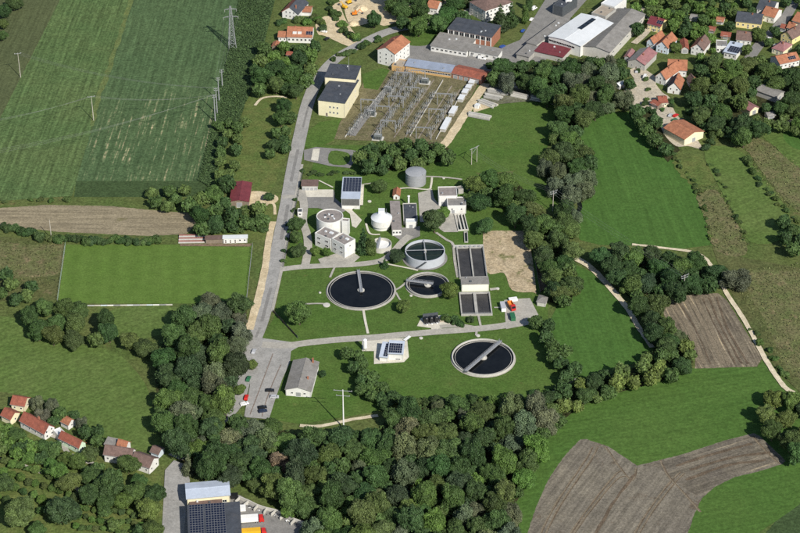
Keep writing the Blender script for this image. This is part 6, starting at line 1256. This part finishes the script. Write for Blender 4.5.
fill([(545, 268), (572, 262), (574, 308), (558, 312)], (7, 10), ['mid', 'olive', 'dark'], 'behind the lorry yard', 'broad', maxn=6, seed=28)
fill([(780, 215), (806, 225), (806, 262), (786, 250)], (6, 9), ['dark', 'mid'], 'at the right edge of the meadow', 'broad', maxn=5, seed=29)
# ---- bushes
def bushes(pts, n, rr, tones, where, seed, hf=(.8, 1.2)):
    r_ = random.Random(seed); ln = smooth(pts, 8)
    for k in range(n):
        x, y = ln[int((k + r_.random()) / n * (len(ln) - 1))]; tone = r_.choice(tones); r = r_.uniform(*rr)
        tree(x + r_.uniform(-2.2, 2.2), y + r_.uniform(-1.8, 1.8), r, tone, f'{WORDS[tone]} bush {where}', 'bushes ' + where, 'bush', r_.uniform(*hf), check=True, keep=False)
bushes([(68, 239), (90, 241), (120, 240), (145, 241), (160, 240)], 20, (4, 6.5), ['dark', 'mid', 'dark'], 'in the hedge along the top of the pitch', 1)
bushes([(2, 226), (14, 230), (28, 232), (46, 237), (62, 239)], 12, (4, 6.5), ['dark', 'mid', 'olive'], 'in the hedge left above the pitch', 2)
bushes([(-2, 200), (40, 201), (75, 200)], 7, (2, 4), ['mid', 'olive'], 'on the bank above the stubble', 3)
bushes([(388, 398), (420, 401), (450, 400), (490, 399), (530, 396), (560, 388)], 22, (4, 6.5), ['dark', 'mid', 'bright'], 'along the lower edge of the clarifier lawn', 4)
bushes([(443, 318), (452, 321), (462, 322), (474, 320)], 8, (3.5, 5), ['dark', 'mid'], 'below the lower aeration basin', 5)
bushes([(302, 172), (320, 174), (345, 172), (362, 173)], 14, (2.2, 3.4), ['dark', 'mid'], 'in the clipped hedge above the plant hall', 6, (.7, .9))
bushes([(335, 58), (350, 52), (366, 44), (380, 38)], 10, (3, 4.5), ['mid', 'dark'], 'along the road bend', 7)
bushes([(330, 4), (338, 20), (350, 34), (358, 40)], 12, (3.5, 5.5), ['dark', 'mid', 'bright'], 'between road and sand lot', 8)
bushes([(672, 152), (684, 170), (698, 190), (706, 215), (712, 240)], 26, (1.2, 3.2), ['olive', 'mid'], 'along the right side of the big green field', 9)
bushes([(712, 165), (722, 185), (735, 215), (745, 240)], 22, (1.2, 3.4), ['mid', 'olive', 'dark'], 'along the strip of dry grass', 10)
bushes([(745, 160), (762, 185), (780, 205), (800, 222)], 20, (1.6, 5), ['dark', 'mid', 'olive'], 'along the upper right meadow', 11)
bushes([(752, 330), (765, 345), (778, 365), (790, 380)], 12, (1.6, 5), ['mid', 'olive'], 'on the rough land beside the gravel path', 12)
bushes([(278, 22), (300, 22), (316, 18), (322, 30), (300, 46), (285, 50), (276, 54)], 18, (3, 5), ['mid', 'dark', 'bright', 'olive'], 'in the gardens beside the cornfield', 13)
bushes([(640, 70), (648, 92), (645, 108), (655, 112), (670, 106), (672, 96)], 12, (2.4, 4), ['dark', 'mid'], 'around the ringed cottage', 14)
bushes([(690, 108), (702, 122), (712, 138), (700, 150)], 9, (4, 6), ['dark', 'mid'], 'beside the big farm barn', 15)
bushes([(200, 232), (215, 230), (235, 230), (258, 226), (266, 232)], 12, (4, 6), ['dark', 'mid'], 'behind the clubhouse', 16)
bushes([(284, 262), (287, 235), (292, 215), (296, 198)], 9, (2, 3), ['dark', 'mid'], 'along the plant fence', 17)
bushes([(490, 66), (520, 66), (545, 62)], 8, (3.5, 5.5), ['dark', 'mid'], 'below the crimson flat roof', 18)
# orchard rows, lower left
r_ = random.Random(55)
ORCH = [((-4, 458), (60, 478), 9, (4.2, 5.6)), ((-4, 470), (84, 500), 12, (4.2, 5.4)), ((-4, 482), (70, 508), 9, (4.2, 5.4)), ((-4, 497), (40, 510), 5, (4.6, 5.8)), ((80, 508), (150, 516), 11, (3.2, 4.2)), ((78, 517), (148, 525), 11, (3.2, 4.2)), ((76, 526), (146, 534), 11, (3.2, 4.2)), ((-4, 445), (40, 462), 6, (4.5, 6))]
for a_, b_, n_, rr_ in ORCH:
    for k in range(n_):
        t_ = k / max(1, n_ - 1); x, y = a_[0] + (b_[0] - a_[0]) * t_ + r_.uniform(-1.5, 1.5), a_[1] + (b_[1] - a_[1]) * t_ + r_.uniform(-1.5, 1.5)
        tree(x, y, r_.uniform(*rr_), r_.choice(('mid', 'bright', 'olive', 'bright')), '', 'fruit trees in the lower left orchard', 'broad', .85, cat='fruit tree', check=True, keep=False)
# ---- name each one by its look and the nearest landmark, the biggest 300 as individuals, the rest as one mass
LAND = [((303, 378), 'the grey storehouse'), ((262, 392), 'the parking yard'), ((282, 462), 'the withered tree'), ((343, 425), 'the tall white pole'), ((358, 466), 'the straw-coloured tree'), ((250, 500), 'the storage bays'), ((310, 528), 'the scrap bays'), ((420, 405), 'the lower clarifier lawn'), ((530, 420), 'the brown field tip'), ((520, 500), 'the brown field side'), ((430, 533), 'the lower picture edge'), ((430, 465), 'the heart of the big wood'), ((480, 440), 'the right half of the big wood'),
 ((188, 463), 'the silver-grey conifer'), ((221, 315), 'the silvery willows'), ((168, 378), 'the large dark meadow tree'), ((252, 366), 'the yellowish kerb tree'), ((140, 347), 'the olive meadow-corner trees'), ((600, 390), 'the right meadow belt'), ((660, 365), 'the bottom of the harrowed field'), ((683, 296), 'the brown-field pole'), ((736, 281), 'the path-bend willow'), ((640, 310), 'the left gravel path'), ((552, 205), 'the stream pole'), ((575, 222), 'the stream'), ((510, 260), 'the bare earth plot'), ((545, 300), 'the lorry yard hut'), ((487, 226), 'the grit channels'), ((471, 165), 'the portal pole'), ((540, 95), 'the girder stacks'), ((553, 54), 'the crimson flat roof'), ((612, 45), 'the grey warehouse'), ((640, 58), 'the half-red barn'), ((650, 130), 'the farmyard drive'), ((690, 130), 'the big farm barn'), ((703, 88), 'the pale olive slope tree'), ((776, 90), 'the long grey barn'), ((752, 105), 'the brown tiled barn'), ((790, 60), 'the red-roofed edge house'), ((735, 45), 'the modern white cubes'), ((748, 18), 'the broad slate roof'), ((697, 45), 'the chalet'), ((655, 25), 'the dark-red roof'), ((700, 5), 'the top edge gardens'),
 ((470, 35), 'the brick hall'), ((425, 10), 'the sand lot'), ((415, 172), 'the gas holder'), ((365, 160), 'the substation wood corner'), ((240, 192), 'the crimson barn'), ((170, 200), 'the stubble strip end'), ((232, 150), 'the cornfield corner'), ((276, 70), 'the dormered house'), ((20, 280), 'the pitch left end'), ((70, 325), 'the row below the pitch'), ((110, 240), 'the top of the pitch'), ((20, 232), 'the stubble left end'), ((35, 427), 'the white-gabled red house'), ((75, 443), 'the pale green gable'), ((120, 455), 'the grey-brown farmhouse'), ((110, 490), 'the farmhouse gardens'), ((20, 515), 'the lower left corner'), ((85, 515), 'the orchard bottom'), ((150, 510), 'the depot road'), ((785, 425), 'the corner crop'), ((795, 245), 'the right meadow edge'), ((555, 350), 'the lower clarifier hedge'), ((370, 380), 'the storehouse hedge'), ((40, 480), 'the dirt path')]
groups = {}
indiv = sorted([q for q in REQ if q['cat'] == 'tree' and not q['keep']], key=lambda q: -q['r'])
kept = [q for q in REQ if q['cat'] == 'tree' and q['keep']]; room = 298 - len(kept)
mass = indiv[room:]; massid = set(map(id, mass))
for q in REQ:
    if q['keep'] or id(q) in massid: continue
    lm = min(LAND, key=lambda l: (l[0][0] - q['px']) ** 2 + (l[0][1] - q['py']) ** 2)[1]
    base = {'bush': 'bush', 'fruit tree': 'fruit tree', 'willow': 'airy tree'}.get(q['cat'], 'tree'); sz = 'large' if q['r'] > 10.5 else ('small' if q['r'] < 7.5 else 'medium')
    if q['cat'] == 'bush': sz = 'low'
    if q['cat'] == 'fruit tree': sz = 'small'
    groups.setdefault(f"{sz} {WORDS[q['tone']]} {base} near {lm}", []).append(q)
for lab, qs in groups.items():
    qs.sort(key=lambda q: q['px'])
    for k, q in enumerate(qs): q['label'] = lab if len(qs) == 1 else lab + (', leftmost' if k == 0 else f', {ORD[k]} from left')
for q in REQ:
    if id(q) not in massid: spawn(q)
LOW = [foliage_mesh('crown', lobes_broad(200 + s, n=20), 950, .115, 210 + s) for s in range(5)]
LOWD = []
for me in LOW:
    v = np.empty(len(me.vertices) * 3, np.float32); me.vertices.foreach_get('co', v); LOWD.append((v.reshape(-1, 3), [tuple(p.vertices) for p in me.polygons], np.array([d.value for d in me.attributes['shade'].data], np.float32)))
VV, FF, SS, TT, off = [], [], [], [], 0
for q in mass:
    v, f, s = LOWD[rnd.randrange(5)]; a_ = rnd.uniform(0, 6.28); c_, s_ = math.cos(a_), math.sin(a_); w_ = v @ np.array([[c_, s_, 0], [-s_, c_, 0], [0, 0, 1]]) * np.array([q['Rm'], q['Rm'], q['Rm'] * q['hf']]) + np.array([q['p'].x, q['p'].y, 0])
    VV.append(w_); FF += [tuple(i + off for i in x) for x in f]; SS.append(s); j = rnd.uniform(.88, 1.12); TT.append(np.tile(np.array([*TONE[q['tone']], 1.0], np.float32) * j, (len(f), 1))); off += len(v)
if VV:
    me = bpy.data.meshes.new('small_trees'); me.from_pydata(np.concatenate(VV).tolist(), [], FF)
    me.attributes.new('shade', 'FLOAT', 'FACE').data.foreach_set('value', np.concatenate(SS)); me.attributes.new('tint', 'FLOAT_COLOR', 'FACE').data.foreach_set('color', np.concatenate(TT).ravel().astype(np.float32)); me.materials.append(LEAF_T); me.update()
    o = bpy.data.objects.new('small_tree_growth', me); COL.objects.link(o); tag(o, 'mass of smaller trees filling gaps in hedges, gardens and woods', 'small trees', kind='stuff')
print('TREES', len(REQ), len(kept), len(mass), len(FF))
# ---- uncountable growth: maize and undergrowth
def growth(name, label, cat, poly, dens, z0, z1, size, tone, seed, tilt=.6):
    rng = np.random.default_rng(seed); wp = [P(x, y) for x, y in poly]; xs = [p.x for p in wp]; ys = [p.y for p in wp]; n = int((max(xs) - min(xs)) * (max(ys) - min(ys)) * dens)
    x = rng.uniform(min(xs), max(xs), n); y = rng.uniform(min(ys), max(ys), n); ok = np.zeros(n, bool); j = len(wp) - 1
    for i in range(len(wp)):
        a, b = wp[i], wp[j]
        with np.errstate(divide='ignore', invalid='ignore'): ok ^= ((a.y > y) != (b.y > y)) & (x < (b.x - a.x) * (y - a.y) / (b.y - a.y + 1e-12) + a.x)
        j = i
    x, y = x[ok], y[ok]; n = len(x); pos = np.stack([x, y, rng.uniform(z0, z1, n)], 1); nr = rng.normal(size=(n, 3)) * tilt + np.array([0, 0, .8]); v, f, s = leaf_quads(rng, pos, nr, size, rng.uniform(0, 1, n))
    me = bpy.data.meshes.new(name); me.from_pydata(v.tolist(), [], f.tolist()); a_ = me.attributes.new('shade', 'FLOAT', 'FACE'); a_.data.foreach_set('value', s.astype(np.float32)); me.materials.append(LEAF); me.update()
    o = bpy.data.objects.new(name, me); COL.objects.link(o); o.color = (*TONE[tone], 1) if isinstance(tone, str) else (*tone, 1); return tag(o, label, cat, kind='stuff')
growth('maize', 'tall dark maize crop edging the green field', 'maize', CORN[:9] + CORN[12:], 5.0, 0.85, 1.2, .42, (.062, .104, .040), 1, .28)
for k, w_ in enumerate((W_MAIN, W_LEFT, W_HEDGE, W_MID, W_BELT, W_STREAM, W_TOWN, W_SUBN)):
    growth('undergrowth', ('low leafy undergrowth beneath the big lower wood', 'low undergrowth beneath the copse by the parking yard', 'low undergrowth in the belt below the right meadow', 'low undergrowth between the gravel paths', 'low undergrowth in the belt right of the basins', 'low undergrowth along the stream', 'low undergrowth by the storage ground', 'low undergrowth between substation and plant')[k], 'undergrowth', w_, 1.3, .2, 2.2, .5, 'mid', 10 + k)
for lab, poly, d_ in (('straw and olive scrub on the rough land at the right edge', [(750, 268), (812, 262), (812, 384), (786, 372), (760, 330), (738, 292)], .5), ('dry scrub on the strip beside the big green field', [(692, 190), (716, 186), (740, 220), (752, 252), (728, 258), (710, 244), (702, 215)], .6), ('dry scrub on the upper right strip', [(738, 140), (762, 136), (812, 176), (812, 222), (784, 205), (760, 178)], .5), ('rough scrub left of the pitch', [(-10, 238), (60, 244), (56, 285), (-10, 290)], .4)):
    growth('scrub', lab, 'scrub', poly, d_, .1, .7, .42, (.105, .118, .048), 77)
